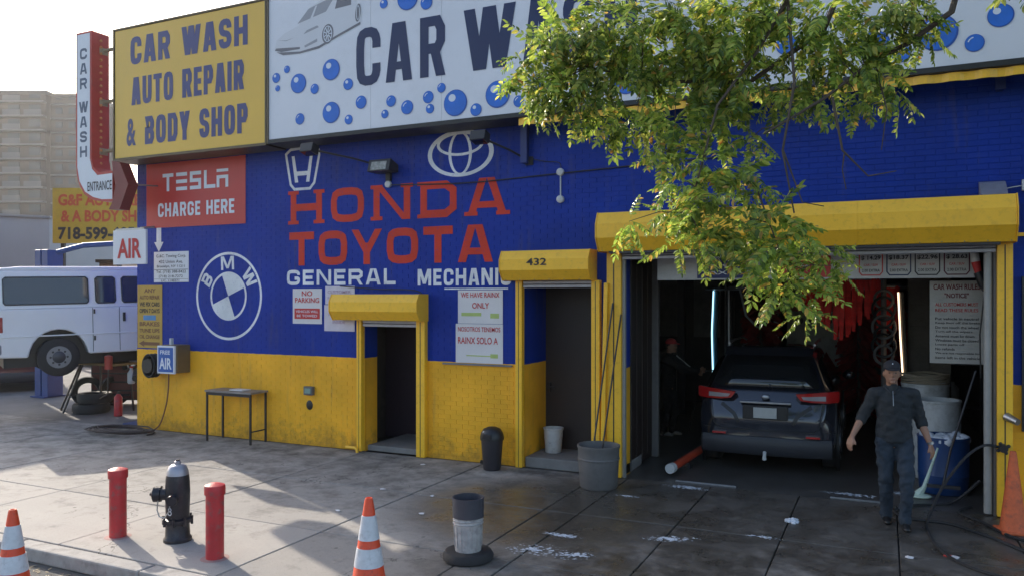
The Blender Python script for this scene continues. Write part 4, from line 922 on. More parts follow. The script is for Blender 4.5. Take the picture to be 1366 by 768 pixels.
brush('dark red vertical wash brush left of the car', -2.3, 6.6, .42, .3, 2.4)
brush('red vertical wash brush beside the right flank of the car', .15, 4.6, .28, .3, 2.3)
t = thing('wash_arch', 'grey pipe arch with hanging nozzles across the bay behind the car', 'wash arch', (-1.5, 5.4, 0))
for x in (-2.75, .75): MB().tube([(x, 5.4, 0), (x, 5.4, 2.6)], .05, 10).build('upright', M_STEEL, t, world=True, smooth=True)
MB().tube([(-2.75, 5.4, 2.6), (.75, 5.4, 2.6)], .05, 10).build('crossbar', M_STEEL, t, world=True, smooth=True)
for k in range(8): MB().tube([(-2.4+k*.42, 5.4, 2.56), (-2.4+k*.42, 5.38, 2.44)], [.02, .035], 8).build('nozzle', M_STEEL, t, world=True, smooth=True)
t = thing('control_cabinet', 'pale control cabinet with round gauges against the back of the bay', 'cabinet', (-1.9, 8.4, 0))
MB().box(-2.0, -.9, 8.4, 8.9, .9, 2.5).build('casing', M_WPL, t, world=True, bevel=.02)
for x in (-1.75, -1.45, -1.15): MB().tube([(x, 8.39, 1.9), (x, 8.36, 1.9)], .1, 14).build('gauge', M_BLACK, t, world=True, smooth=True)
MB().box(-1.95, -.95, 8.385, 8.399, 2.1, 2.3).build('name_plate', M_RSIGN, t, world=True)
MB().box(-1.9, -1.0, 8.5, 8.8, 0, .9).build('plinth', M_DMET, t, world=True)
for x, lb in ((-3.05, 'white pipe rising behind the worker in the red cap'), (-2.05, 'white pipe rising left of the control cabinet')):
    tag(MB().tube([(x, 6.9, 0), (x, 6.9, 3.6)], .05, 10).build('pipe', M_WPL, smooth=True), lb, 'pipe')
t = thing('shelf_rack', 'dark rack with pale canisters behind the warm light tube', 'rack', (.8, 5.0, 0))
for z in (.6, 1.3, 2.0): MB().box(.55, 1.45, 4.6, 5.2, z, z+.04).build('shelf', M_DMET, t, world=True)
for x in (.57, 1.42): MB().box(x-.02, x+.02, 4.6, 4.64, 0, 2.4).build('upright', M_DMET, t, world=True)
for k, (x, z) in enumerate(((.72, .641), (1.02, .641), (.80, 1.341), (1.15, 1.341), (.95, 2.041))):
    o = MB().lathe([(.09,0),(.10,.02),(.10,.26),(.04,.33),(.04,.37),(0,.37)], n=14).build('canister', M_WPL if k % 2 else M_BPL, smooth=True); o.location = (x, 4.85, z)
    tag(o, ['blue canister at the left of the bottom shelf','white canister at the right of the bottom shelf','blue canister at the left of the middle shelf','white canister at the right of the middle shelf','blue canister on the top shelf of the rack'][k], 'canister', 'canisters on the rack in the bay')
t = thing('hose_bundle', 'bundle of black hoses looped on a post behind the man', 'hose', (-.05, 3.0, 1.3))
for k in range(7):
    zc = 1.55+k*.14; rr = .13+.03*(k % 2)
    MB().tube([(-.02+rr*math.cos(a*math.pi/8), 3.0+.03*k+.04*math.sin(a*.8), zc+rr*1.1*math.sin(a*math.pi/8)) for a in range(17)], .022, 6).build('hose_loop', M_BLACK if k % 3 else M_GREYP, t, world=True, smooth=True)
MB().tube([(-.02,3.25,0),(-.02,3.25,2.7)], .04, 8).build('post', M_GREYP, t, world=True)
t = thing('hose_gun', 'red and black spray gun hanging at the right end of the price board', 'spray gun', (1.0, .3, 2.4))
MB().tube([(.93,.30,2.99),(.95,.30,2.84)], [.045,.05], 10).build('white_collar', M_WPL, t, world=True, smooth=True)
MB().tube([(.95,.30,2.84),(.98,.30,2.70)], [.05,.035], 10).build('red_grip', M_REDT, t, world=True, smooth=True)
MB().tube([(.97,.30,2.72),(1.03,.30,2.58),(1.05,.3,2.5)], [.045,.06,.03], 10).build('black_grip', M_BLACK, t, world=True, smooth=True)
MB().tube([(1.04,.30,2.52),(.99,.28,2.0),(1.0,.3,1.5)], .008, 6).build('hose', M_BLACK, t, world=True, smooth=True)
def drum(label, loc, r, h, m, foam=False, cat='barrel'):
    t = thing('barrel', label, cat, loc)
    MB().lathe([(r*.9,0),(r*.95,.02),(r,.3*h),(r*1.0,.31*h),(r*1.02,.33*h),(r,.35*h),(r*1.02,.97*h),(r*1.05,.975*h),(r*1.05,h),(r*.96,h),(r*.94,.8*h),(0,.79*h)], n=34).build('drum', m, t, smooth=True)
    if foam:
        f = MB()
        for k in range(60):
            a = rnd.uniform(0, 6.28); q = r*.88*math.sqrt(rnd.random()); f.ell((q*math.cos(a), q*math.sin(a), h*.93+rnd.uniform(0, .03)), (rnd.uniform(.03,.07),)*3, 8, 5)
        f.build('soap_foam', mat('foam', (.62, .66, .74), .5, 0, .1, 8, .2), t, smooth=True, kind='stuff')
    return t
drum('blue plastic barrel full of soapy foam at the right of the bay', (.66, .98, 0), .285, .70, M_BPL, True)
drum('white plastic drum standing behind the blue barrel', (.62, 1.75, 0), .29, 1.06, M_WPL)
drum('white drum with a coil of rope on its rim behind the other drums', (.52, 2.5, 0), .30, 1.20, M_WPL)
o = MB()
for k in range(4): o.tube([(.52+.30*math.cos(a*math.pi/10), 2.5+.30*math.sin(a*math.pi/10), 1.215+.035*k+.01*math.sin(a+k)) for a in range(21)], .018, 6)
tag(o.build('rope_coil', mat('rope', (.30, .25, .18), .9), smooth=True), 'coil of pale rope lying on the rear white drum', 'rope')
tag(MB().tube([(.98,.62,1.55),(.70,.40,.62),(.62,.36,.2)], .014, 8).box(.45,.80,.34,.37,.17,.21).build('squeegee', M_DMET, smooth=True), 'long handled squeegee leaning against the blue barrel', 'squeegee')
tag(MB().tube([(.58,.62,.60),(.50,.60,.34),(.43,.56,.12),(.36,.53,.02)], [.012,.018,.026,.06], 8).ell((.38,.54,.015),(.14,.10,.03)).build('foam_dribble', mat('foam_green', (.55, .68, .58), .5), smooth=True), 'streak of pale green foam running off the blue barrel', 'foam')
cable('black hose looping on the wet pavement behind the man', [(1.0,.35,.3),(.7,.3,.02),(.30,.02,.014),(.10,-.35,.014),(.26,-.62,.014),(.62,-.66,.014),(.95,-1.0,.014),(1.3,-1.5,.014),(1.8,-1.9,.014)], .017, M_RUB, 'hose', 'hose')
cable('black hose arching from the brass coupling down to the pavement', [(1.16,-.14,.78),(.98,-.20,.80),(.78,-.34,.66),(.56,-.46,.34),(.42,-.62,.03),(.40,-1.05,.014),(.50,-1.75,.014),(.78,-2.2,.014),(1.3,-2.35,.014),(1.9,-2.2,.014)], .015, M_RUB, 'hose', 'hose')
cable('third black hose lying by the cone at the right edge', [(.9,.2,.02),(.75,-.1,.014),(.95,-.45,.014),(1.2,-.95,.014),(1.7,-1.2,.014)], .015, M_RUB, 'hose', 'hose')
t = thing('hose_tap', 'black hose coupling and grey spout on the right bay post', 'tap', (1.2, -.12, .75))
MB().tube([(1.17,-.09,.78),(1.17,-.20,.78)], .045, 12).build('coupling', M_BLACK, t, world=True, smooth=True)
for k in range(4):
    a = k*math.pi/2+.5; MB().ell((1.17+.055*math.cos(a), -.17, .78+.055*math.sin(a)), (.02,.02,.02), 8, 6).build('knob', M_BLACK, t, world=True, smooth=True)
MB().tube([(1.21,-.10,1.12),(1.30,-.22,1.08)], [.05,.035], 10).build('spout', M_STEEL, t, world=True, smooth=True)
# floor rails
t = thing('guide_roller', 'orange red guide roller arm on the bay floor left of the car', 'guide roller', (-2.66, .3, 0))
MB().tube([(-2.62,.40,.11),(-2.48,1.62,.16)], .055, 12).build('arm', mat('roller_red', (.42, .05, .02), .5), t, world=True, smooth=True)
MB().tube([(-2.635,.29,.11),(-2.62,.40,.11)], .068, 14).build('end_cap', M_WPL, t, world=True, smooth=True)
MB().box(-2.62,-2.50,.9,1.1,0,.08).build('foot', M_DMET, t, world=True)
tag(MB().box(-2.50,-1.72,.05,.085,-.004,.022).build('floor_rail', M_STEEL, bevel=.004), 'thin steel strip on the bay threshold below the car', 'rail')
tag(MB().box(-.60,.0,.0,.035,-.004,.022).build('floor_rail', M_STEEL, bevel=.004), 'thin steel strip on the threshold left of the man', 'rail')

# foam patches and litter
M_FOAM = mat('ground_foam', (.60, .64, .70), .55, 0, .2, 10, .3)
def splat(label, x, y, r, n, name='soap_foam', m=None, sx=1.0, sy=.6, ang=0):
    mb = MB()
    for k in range(n*3):
        a = rnd.uniform(0, 6.28); q = r*rnd.random()**.7
        u, v = q*math.cos(a)*sx, q*math.sin(a)*sy
        X = x+u*math.cos(ang)-v*math.sin(ang); Y = y+u*math.sin(ang)+v*math.cos(ang); s = rnd.uniform(.004, .021)*(1.3-q/r)
        pts = []; c0 = rnd.uniform(0, 6)
        m_ = 9
        for j in range(m_): b = j*2*math.pi/m_; rr = s*(1+.4*math.sin(3*b+c0)+.25*math.sin(5*b+2*c0)); pts.append((X+rr*math.cos(b)*1.4, Y+rr*math.sin(b), .003))
        base = len(mb.v); mb.add(pts+[(X, Y, .003+s*.25)], [(j, (j+1) % m_, m_) for j in range(m_)])
    return tag(mb.build(name, m or M_FOAM, smooth=80, kind='stuff'), label, 'foam' if name == 'soap_foam' else 'litter')
splat('largest white foam patch on the wet apron nearest the street', -2.66, -3.30, .22, 26, ang=.3)
splat('scattered foam flecks left of the largest foam patch', -3.05, -3.3, .32, 40, ang=.3)
splat('thin streak of foam between the barrel and the largest patch', -2.98, -2.76, .24, 30, sy=.25)
splat('foam flecks on the concrete joint left of centre', -1.95, -2.40, .30, 36, sy=.35, ang=.4)
splat('small foam fleck group just right of the grey barrel', -2.85, -.95, .16, 10, sy=.3)
splat('foam flecks below the roller arm at the bay threshold', -2.28, -.20, .34, 40, sy=.3)
splat('foam puddle in front of the blue barrel', .25, .62, .30, 34, sy=.4)
splat('foam flecks on the threshold under the car bumper', -.35, .30, .4, 34, sy=.25)
splat('faint foam flecks left of the foam mound', -1.12, -1.95, .2, 14, sy=.3)
mb = MB()
for k in range(34):
    a = rnd.uniform(0, 6.28); q = .075*rnd.random()**.6; e_ = rnd.uniform(.012, .024); mb.ell((q*math.cos(a), q*math.sin(a), (.075-q)*.6*rnd.random()+.006), (e_*1.2, e_, e_*.8), 8, 5)
o = mb.build('foam_mound', M_FOAM, smooth=True); o.location = (-.90, -1.24, .0); tag(o, 'white foam mound on the joint between slabs before the car', 'foam'); o['kind'] = 'stuff'
for k, (x, y, lb) in enumerate([(-6.05,-.50,'white paper scrap at the foot of the right shutter rail'),(-5.75,-1.95,'crumpled white paper scrap left of the wet patch'),(-5.0,-1.98,'small brown paper scrap in the wet patch'),(-4.70,-2.70,'flat pale paper scrap left of the bucket bollard'),(-5.62,-3.0,'torn paper scrap in the lit strip'),(.20,-2.02,'tiny white wrapper in front of the man')]):
    mb = MB(); n = 7; pts = [(rnd.uniform(.02,.06)*math.cos(j*6.28/n), rnd.uniform(.02,.06)*math.sin(j*6.28/n)*.8, .002+rnd.uniform(0,.014)) for j in range(n)]
    mb.add(pts+[(0,0,.02)], [(j, (j+1) % n, n) for j in range(n)]); o = mb.build('paper_scrap', M_PAPER); o.location = (x, y, 0); tag(o, lb, 'litter')
o = MB().box(-.06,.06,-.03,.03,0,.012).build('packet', M_RSIGN, bevel=.003); o.location = (.56,-1.83,.001); o.rotation_euler = (0,0,-.5); tag(o, 'crushed red and white packet beside the black hose', 'litter')
MB().box(-.0,.061,-.031,.031,.001,.0135).build('white_half', M_PAPER, o)

# ------------------------------------------------------------------ cars
def suv(name, label, loc, rz, paint, lamp_label=None):
    t = thing(name, label, 'car', loc, rz)
    ST = [ # s, zb, zbelt, ztop, w, wr
     (0.0,.42,.60,.70,.70,.66),(.03,.30,.66,.82,.84,.74),(.09,.26,.74,.98,.905,.78),(.17,.25,.86,1.14,.925,.76),(.24,.25,.96,1.22,.93,.73),
     (.40,.25,1.04,1.42,.93,.66),(.55,.25,1.06,1.60,.93,.61),(.68,.25,1.06,1.66,.93,.60),(1.4,.25,1.05,1.70,.93,.62),(2.3,.25,1.03,1.69,.93,.62),(2.9,.25,1.02,1.60,.93,.60),
     (3.35,.25,1.0,1.24,.93,.66),(3.7,.25,.95,1.08,.92,.70),(4.3,.25,.86,.98,.90,.66),(4.52,.30,.72,.84,.80,.6),(4.6,.40,.6,.70,.66,.5)]
    vs = []; n = 0
    for s, zb, zw, zt, w_, wr in ST:
        half = [(0,zb),(w_*.8,zb),(w_*.97,zb+.07),(w_,(zb+zw)/2),(w_*.995,zw-.05),(w_*.95,zw+.01),((w_*.92+wr)/2,(zw+zt)/2),(wr+.03,zt-.05),(wr-.06,zt-.008),(0,zt+.012)]
        full = half+[(-x, z) for x, z in half[-2:0:-1]]; n = len(full)
        vs += [(x, s+ (abs(x)/.93)**3*.10*max(0, 1-s/.4), z) for x, z in full]
    k = len(ST)
    fs = [(i*n+j, i*n+(j+1) % n, (i+1)*n+(j+1) % n, (i+1)*n+j) for i in range(k-1) for j in range(n)]+[tuple(range(n))[::-1], tuple(range((k-1)*n, k*n))]
    b = recalc(MB().add(vs, fs).build('body', paint, t, smooth=179)); ss = b.modifiers.new('sub', 'SUBSURF'); ss.levels = 2; ss.render_levels = 2
    # rear glass
    g = MB(); rows = [(.165,1.165,.70),(.275,1.29,.665),(.385,1.42,.63),(.50,1.545,.575)]
    vs = []
    for s, z, w_ in rows:
        for u in (-1,-.6,0,.6,1): vs.append((u*w_, s-.045+.03*u*u, z+.02))
    o = recalc(g.add(vs, [(i*5+j, i*5+j+1, (i+1)*5+j+1, (i+1)*5+j) for i in range(3) for j in range(4)]).build('rear_window', M_GLASS, t, smooth=60)); sm = o.modifiers.new('th', 'SOLIDIFY'); sm.thickness = .012
    recalc(MB().prism([(.36,1.60),(.62,1.70),(.75,1.715),(.72,1.685),(.52,1.64)], -.60, .60).build('spoiler', paint, t, bevel=.01))
    MB().tube([(.05,.18,1.19),(-.15,.22,1.26),(-.38,.24,1.27)], .010, 6).ell((.05,.15,1.19),(.03,.02,.03)).build('wiper', M_BLACK, t, smooth=True)
    red = mat('lamp_red', (.42, .012, .012), .15, 0, .1, 8, 0, coat=.5); clr = mat('lamp_clear', (.36, .34, .36), .15, .2, .1, 8, 0)
    for sg in (-1, 1):
        def LP(pl, y0=0.0):
            return [(sg*x, (.055+y0+.20*max(0, (x-.36)/.58)**2.2), z) for x, z in pl]
        def lamp(nm, pl, m, y0, par):
            xs_ = []
            top, bot = pl
            q = LP(top, y0)+LP(bot, y0); nn = len(top)
            o = recalc(MB().add(q+[(a, b_+.09, c) for a, b_, c in q], [(i, i+1, nn+i+1, nn+i) for i in range(nn-1)]+[(i+2*nn, i+1+2*nn, 3*nn+i+1, 3*nn+i) for i in range(nn-1)]
              +[(i, i+1, 2*nn+i+1, 2*nn+i) for i in range(nn-1)]+[(nn+i, nn+i+1, 3*nn+i+1, 3*nn+i) for i in range(nn-1)]+[(0, nn, 3*nn, 2*nn), (nn-1, 2*nn-1, 4*nn-1, 3*nn-1)]).build(nm, m, par, smooth=30)); return o
        L = lamp('tail_lamp', ([(.40,1.105),(.60,1.125),(.80,1.14),(.93,1.15),(.945,1.14)], [(.46,1.02),(.60,1.0),(.80,.99),(.93,1.0),(.945,1.02)]), red, -.03, t)
        lamp('lens_insert', ([(.47,1.075),(.60,1.08),(.78,1.085)], [(.50,1.035),(.60,1.025),(.78,1.02)]), clr, -.036, L)
        MB().box(sg*.62-.09, sg*.62+.09, -.016, .05, .52, .545).build('reflector', red, t)
    # bumper, plate, trim
    recalc(MB().add([(x*sg2, y+ (abs(x)/.93)**3*.11, z) for z, y in ((.24,.03),(.30,-.02),(.46,-.035),(.50,-.01)) for sg2, x in ((-1,.86),(-1,.6),(-1,.3),(1,0),(1,.3),(1,.6),(1,.86))],
        [(i*7+j, i*7+j+1, (i+1)*7+j+1, (i+1)*7+j) for i in range(3) for j in range(6)]).build('bumper', mat('cladding', (.035, .037, .045), .5), t, smooth=50))
    MB().box(-.30, .30, .005, .06, .74, .93).build('plate_recess', M_BLACK, t, bevel=.01)
    pl = MB().box(-.155, .155, -.012, .006, .76, .905).build('licence_plate', mat('blank_plate', (.42, .43, .42), .5), t, bevel=.004)
    MB().box(-.34, .34, .018, .075, .955, .985).build('garnish', M_STEEL, t, bevel=.006)
    MB().ell((0, .058, 1.045), (.055, .02, .038), 14, 8).build('badge', M_STEEL, t, smooth=True)
    def seam(pts, w_=.010, nm='panel_gap', m=M_BLACK, off=.003):
        P = []
        for i in range(len(pts)-1):
            for k in range(8): P.append(Vector(pts[i]).lerp(Vector(pts[i+1]), k/8))
        P.append(Vector(pts[-1])); vs = []
        for i, q in enumerate(P):
            d = (P[min(i+1, len(P)-1)]-P[max(0, i-1)]).normalized(); nrm = Vector((-d.z, 0, d.x)); vs += [tuple(q+nrm*w_/2), tuple(q-nrm*w_/2)]
        o = MB().add(vs, [(2*i, 2*i+1, 2*i+3, 2*i+2) for i in range(len(P)-1)]).build(nm, m, t)
        sw_ = o.modifiers.new('wrap', 'SHRINKWRAP'); sw_.target = b; sw_.wrap_method = 'PROJECT'; sw_.use_project_y = True; sw_.use_positive_direction = True; sw_.use_negative_direction = False; sw_.project_limit = 2; sw_.use_project_x = False; sw_.use_project_z = False; sw_.offset = off
        return o
    seam([(-.76,-.4,1.14),(-.74,-.4,.98),(-.70,-.4,.66),(-.62,-.4,.585),(.62,-.4,.585),(.70,-.4,.66),(.74,-.4,.98),(.76,-.4,1.14)])
    seam([(-.90,-.4,.60),(-.74,-.4,.60)]); seam([(.74,-.4,.60),(.90,-.4,.60)])
    seam([(-.60,-.4,.93),(-.42,-.4,.80),(-.36,-.4,.68)], .05, 'hatch_crease_shade'); seam([(.60,-.4,.93),(.42,-.4,.80),(.36,-.4,.68)], .05, 'hatch_crease_shade')  # flat black strips paint the shade of the hatch creases
    for sg in (-1, 1):
        MB().tube([(sg*.60,.85,1.735),(sg*.61,1.5,1.76),(sg*.61,2.4,1.75),(sg*.59,2.7,1.70)], .018, 8).build('roof_rail', M_STEEL, t, smooth=True)
        gl = [(.46,1.10),(.62,1.46),(.80,1.53),(2.3,1.55),(3.1,1.10)]
        MB().add([(sg*(.915-.30*max(0,(z-1.06))/.62*.95+.012), s, z) for s, z in gl], [tuple(range(5))]).build('side_window', M_GLASS, t)
        MB().ell((sg*1.03, 2.95, 1.13), (.10,.05,.07), 12, 8).build('mirror', paint, t, smooth=True)
        for s in (.82, 3.52):
            wh = MB().tube([(sg*.70,s,.36),(sg*.72,s,.36),(sg*.92,s,.36),(sg*.94,s,.36)], [.33,.36,.36,.33], 30).build('wheel', M_RUB, t, smooth=True)
            MB().tube([(sg*.90,s,.36),(sg*.947,s,.36)], [.24,.235], 24).build('rim', M_STEEL, wh, smooth=True)
            for a in range(5):
                b_ = a*2*math.pi/5; MB().tube([(sg*.95,s,.36),(sg*.955,s+.2*math.cos(b_),.36+.2*math.sin(b_))], [.03,.02], 6).build('spoke', M_BLACK, wh)
            MB().tube([(sg*.90,s,.37),(sg*.942,s,.37)], .43, 26).build('wheel_arch', M_BLACK, t, smooth=True)
    return t
PG = mat('paint_slate', (.028, .032, .046), .16, .45, .05, 3, 0, coat=.8)
sv = suv('suv', 'dark slate grey SUV seen from behind inside the wash bay', (-1.50, 1.06, 0), R(1.5), PG)
MB().tube([(0,-.03,.30),(0,-.07,.26),(0,-.07,.20)], [.025,.022,.03], 8).build('tow_hitch', M_WPL, sv, smooth=True)

suv('red_car', 'dark red car parked behind the blue lift post in the yard', (-20.0, 2.4, 0), R(57), mat('paint_maroon', (.10, .018, .022), .3, .2, .1, 3, 0, coat=.5))

# white passenger van raised on the lift
vn = thing('passenger_van', 'white passenger van raised on the blue two post lift', 'van', (-14.55, -.13, .93), R(62))
M_VAN = mat('van_white', (.76, .75, .75), .3, 0, .05, 1.5, 0, coat=.3)
# local: x = forward along the van (rear axle at 0), y = left; near side is y=0 (right side towards camera)
def arch(cx_, r, z0=.30): return [(cx_+r*math.cos(R(a)), z0+r*math.sin(R(a))) for a in range(180, -1, -15)]
low = [(-1.02,.42),(-.98,.36)]+[(-.52,.34)]+arch(0,.50,.36)[1:-1]+[(.52,.36),(3.0,.36)]+arch(3.5,.50,.36)[1:-1]+[(4.02,.36),(4.55,.38),(4.62,.6),(4.55,1.05),(3.75,1.24),(3.5,1.28),(-1.0,1.28),(-1.04,.9)]
o = recalc(MB().prism(low, 0, 1.98, 'y').build('lower_body', M_VAN, vn, bevel=.03))
def sec(x, z0, z1, i0, i1): return [(x, i0, z0), (x, 1.98-i0, z0), (x, 1.98-i1, z1), (x, i1, z1)]
vs = sec(-1.0,1.28,2.0,.01,.13)+sec(3.0,1.28,2.0,.01,.13)+sec(3.75,1.24,1.26,.01,.02)
recalc(MB().add(vs, [(0,1,2,3),(0,3,7,4),(1,5,6,2),(3,2,6,7),(4,7,11,8),(5,9,10,6),(7,6,10,11),(8,11,10,9)]).build('cabin', M_VAN, vn, bevel=.05))
recalc(MB().prism([(-1.0,1.99),(3.0,1.99),(2.9,2.06),(2.4,2.09),(-.6,2.09),(-.95,2.06)], .16, 1.82, 'y').build('roof', M_VAN, vn, bevel=.04))
def vwin(x0, x1, z0=1.36, z1=1.88):
    f = lambda z: .01+.12*(z-1.28)/.72-.012
    pts = [(x0+.03, f(z0), z0), (x1-.03, f(z0), z0), (x1, f(z0+.04), z0+.04), (x1, f(z1-.04), z1-.04), (x1-.04, f(z1), z1), (x0+.04, f(z1), z1), (x0, f(z1-.04), z1-.04), (x0, f(z0+.04), z0+.04)]
    o = MB().add(pts, [tuple(range(8))]).build('side_window', M_GLASS, vn)
    m = MB()
    for i in range(8): a = pts[i]; b = pts[(i+1) % 8]; m.tube([(a[0],a[1]-.004,a[2]),(b[0],b[1]-.004,b[2])], .012, 5)
    m.build('window_seal', M_BLACK, o)
for a, b in ((-.90,.53),(.66,1.02),(1.14,1.78),(1.92,3.1)): vwin(a, b)
for x in (.595, 1.08, 1.85): MB().box(x-.005, x+.005, -.003, .001, .40, 1.27).build('door_seam', M_BLACK, vn)
for x, z in ((.61,1.15),(.61,.62)): MB().box(x, x+.03, -.025, 0, z, z+.09).build('hinge', M_BLACK, vn)
MB().box(1.14, 1.19, -.03, 0, .98, 1.16).build('door_handle', M_BLACK, vn, bevel=.006)
MB().box(-1.03, 3.0, -.012, .0, .74, .765).build('body_crease', M_VAN, vn, bevel=.005)
MB().box(-1.035, -.92, -.008, .16, .84, 1.13).build('tail_lamp', mat('van_lamp', (.32, .03, .03), .25, 0, .2, 9, 0), vn, bevel=.008)
MB().box(-1.12, -.95, -.03, 2.01, .42, .62).build('bumper', M_STEEL, vn, bevel=.03)
MB().box(-.9, 4.2, .35, 1.6, .14, .45).build('chassis', M_BLACK, vn)
for x in (0, 3.5): MB().box(x-.56, x+.56, .32, 1.66, .30, .93).build('wheel_well', M_BLACK, vn)
for x in (0, 3.5):
    for y0, y1 in ((.06, .32), (1.66, 1.92)):
        wh = MB().tube([(x,y0,.02+.36-.06),(x,y0+.03,.32),(x,y1-.03,.32),(x,y1,.32)], [.33,.375,.375,.33], 32).build('wheel', M_RUB, vn, smooth=True)
        if y0 < 1:
            MB().tube([(x,y0-.006,.32),(x,y0+.03,.32)], [.215,.21], 26).build('rim', mat('rim_grey', (.20, .20, .22), .4, .6), wh, smooth=True)
            MB().tube([(x,y0-.03,.32),(x,y0-.004,.32)], [.07,.12], 18).build('hub', mat('hub_dark', (.06, .06, .07), .4, .5), wh, smooth=True)
            for a in range(8): b_ = a*math.pi/4; MB().tube([(x+.145*math.cos(b_), y0-.009, .32+.145*math.sin(b_)), (x+.145*math.cos(b_), y0, .32+.145*math.sin(b_))], .022, 8).build('lug', M_BLACK, wh)
vn.rotation_euler = (0, R(-1.2), R(62))
# two post lift
lf = thing('car_lift', 'blue two post car lift holding the white van', 'car lift', (-18.4, 2.3, 0))
for nm, (x, y), h in (('far_post', (-18.4, 2.3), 3.55), ('near_post', (-12.80, .42), 3.0)):
    if nm == 'far_post': MB().box(x-.28, x-.06, y-.2, y+.2, 0, h).box(x-.02, x+.2, y-.2, y+.2, 0, h).box(x-.06, x-.02, y-.05, y+.2, 0, h).build('post', M_LIFT, lf, world=True, bevel=.01)
    else: MB().box(x-.11, x+.11, y-.12, y+.12, 0, 1.75).build('post', M_LIFT, lf, world=True, bevel=.01)
    MB().box(x-.3, x+.2, y-.3, y+.3, 0, .03).build('base_plate', M_LIFT, lf, world=True)
MB().tube([(-18.4,2.3,3.45),(-17.6,2.6,3.66),(-16.5,3.2,3.74),(-13.6,4.6,3.72)], .065, 8).build('top_beam', M_LIFT, lf, world=True)
MB().box(-18.5,-15.2,2.0,2.2,.80,.95).build('lift_arm', M_DMET, lf, world=True)
for p_ in ([(-15.2,2.1,.85),(-14.9,1.6,.9)], [(-13.1,.4,.85),(-13.8,1.0,.92)]): MB().tube(p_, .06, 8).build('lift_arm', M_DMET, lf, world=True)
# work stand, tyres, bottles
t = thing('work_stand', 'metal work stand with a tray and slanted legs under the van', 'stand', (-15.2, 1.2, 0))
for p in (((-16.0,.9,0),(-15.5,1.0,1.0)),((-15.5,.6,0),(-15.3,.9,1.0)),((-15.0,1.1,0),(-15.0,1.1,1.0)),((-14.5,1.5,0),(-14.5,1.4,1.0)),((-15.6,.8,.35),(-14.5,1.4,.35))): MB().tube(p, .022, 6).build('leg', M_DMET, t, world=True)
MB().box(-15.6,-14.3,.85,1.5,1.0,1.05).build('tray', mat('ochre_tray', (.28, .20, .09), .6), t, world=True, bevel=.01)
tag(MB().box(-15.1,-14.5,.95,1.4,1.051,1.12).build('parts_box', M_DMET, bevel=.01), 'dark parts box lying on the work stand tray', 'box')
def tyre(label, x, y, z, r=.34, flat_=True, rz=0):
    prof = [(r*.62,-.09),(r*.92,-.10),(r,-.06),(r,.06),(r*.92,.10),(r*.62,.09),(r*.58,0),(r*.62,-.09)]
    vs = [(a*math.cos(2*math.pi*j/28), a*math.sin(2*math.pi*j/28), b) for a, b in prof for j in range(28)]
    o = MB().add(vs, [(i*28+j, i*28+(j+1) % 28, (i+1)*28+(j+1) % 28, (i+1)*28+j) for i in range(7) for j in range(28)]).build('tyre', M_RUB, smooth=True)
    o.location = (x, y, z); o.rotation_euler = (0, 0, 0) if flat_ else (R(80), 0, rz)
    return tag(o, label, 'tyre', 'loose tyres in the yard')
tyre('tyre lying flat under the work stand', -15.1, .95, .10, .36); tyre('tyre leaning on the left end of the work stand', -15.95, 1.5, .33, .33, False, .9)
tyre('second tyre leaning behind the first left of the work stand', -15.6, 1.9, .33, .33, False, 1.2)
tyre('tyre lying flat on top of the lower tyre under the work stand', -15.05, 1.0, .31, .34)
t = thing('tool_chest', 'dark tool chest with drawers behind the work stand in the yard', 'tool chest', (-15.5, 1.9, 0), R(25))
MB().box(-.6, .6, 0, .5, .12, .92).build('casing', M_DMET, t, bevel=.01)
for k in range(4): MB().box(-.57, .57, -.015, 0, .16+k*.19, .32+k*.19).build('drawer', mat('drawer_red', (.10, .02, .02), .4), t, bevel=.006)
for x in (-.5, .5):
    for y in (.08, .42): MB().tube([(x-.02, y, .06), (x+.02, y, .06)], .06, 12).build('castor', M_BLACK, t)
t = thing('jug', 'white fluid jug hanging at the right end of the work stand', 'jug', (-14.2, 1.2, .62)); MB().lathe([(.06,0),(.075,.03),(.075,.22),(.03,.29),(.03,.33),(0,.33)], n=16).build('bottle', M_WPL, t, smooth=True); MB().lathe([(.034,.33),(.034,.36),(0,.36)], n=12).build('cap', M_REDT, t)
t = thing('fire_extinguisher', 'red canister standing right of the work stand', 'canister', (-14.15, .85, 0)); MB().lathe([(.075,0),(.08,.02),(.08,.38),(.03,.45),(0,.45)], n=18).build('canister_body', M_RPOST, t, smooth=True); MB().box(-.02,.05,-.015,.015,.45,.5).build('valve', M_BLACK, t)
t = thing('oil_drainer', 'red oil canister hanging beside the van wheel', 'canister', (-14.05, .55, .98)); MB().lathe([(.075,0),(.075,.26),(.02,.28),(0,.28)], n=16).build('canister_body', mat('lift_red', (.40, .05, .03), .5), t, smooth=True); MB().tube([(0,0,0),(-.02,.0,-.5),(-.25,0,-.6)], .015, 6).build('pipe', M_DMET, t)

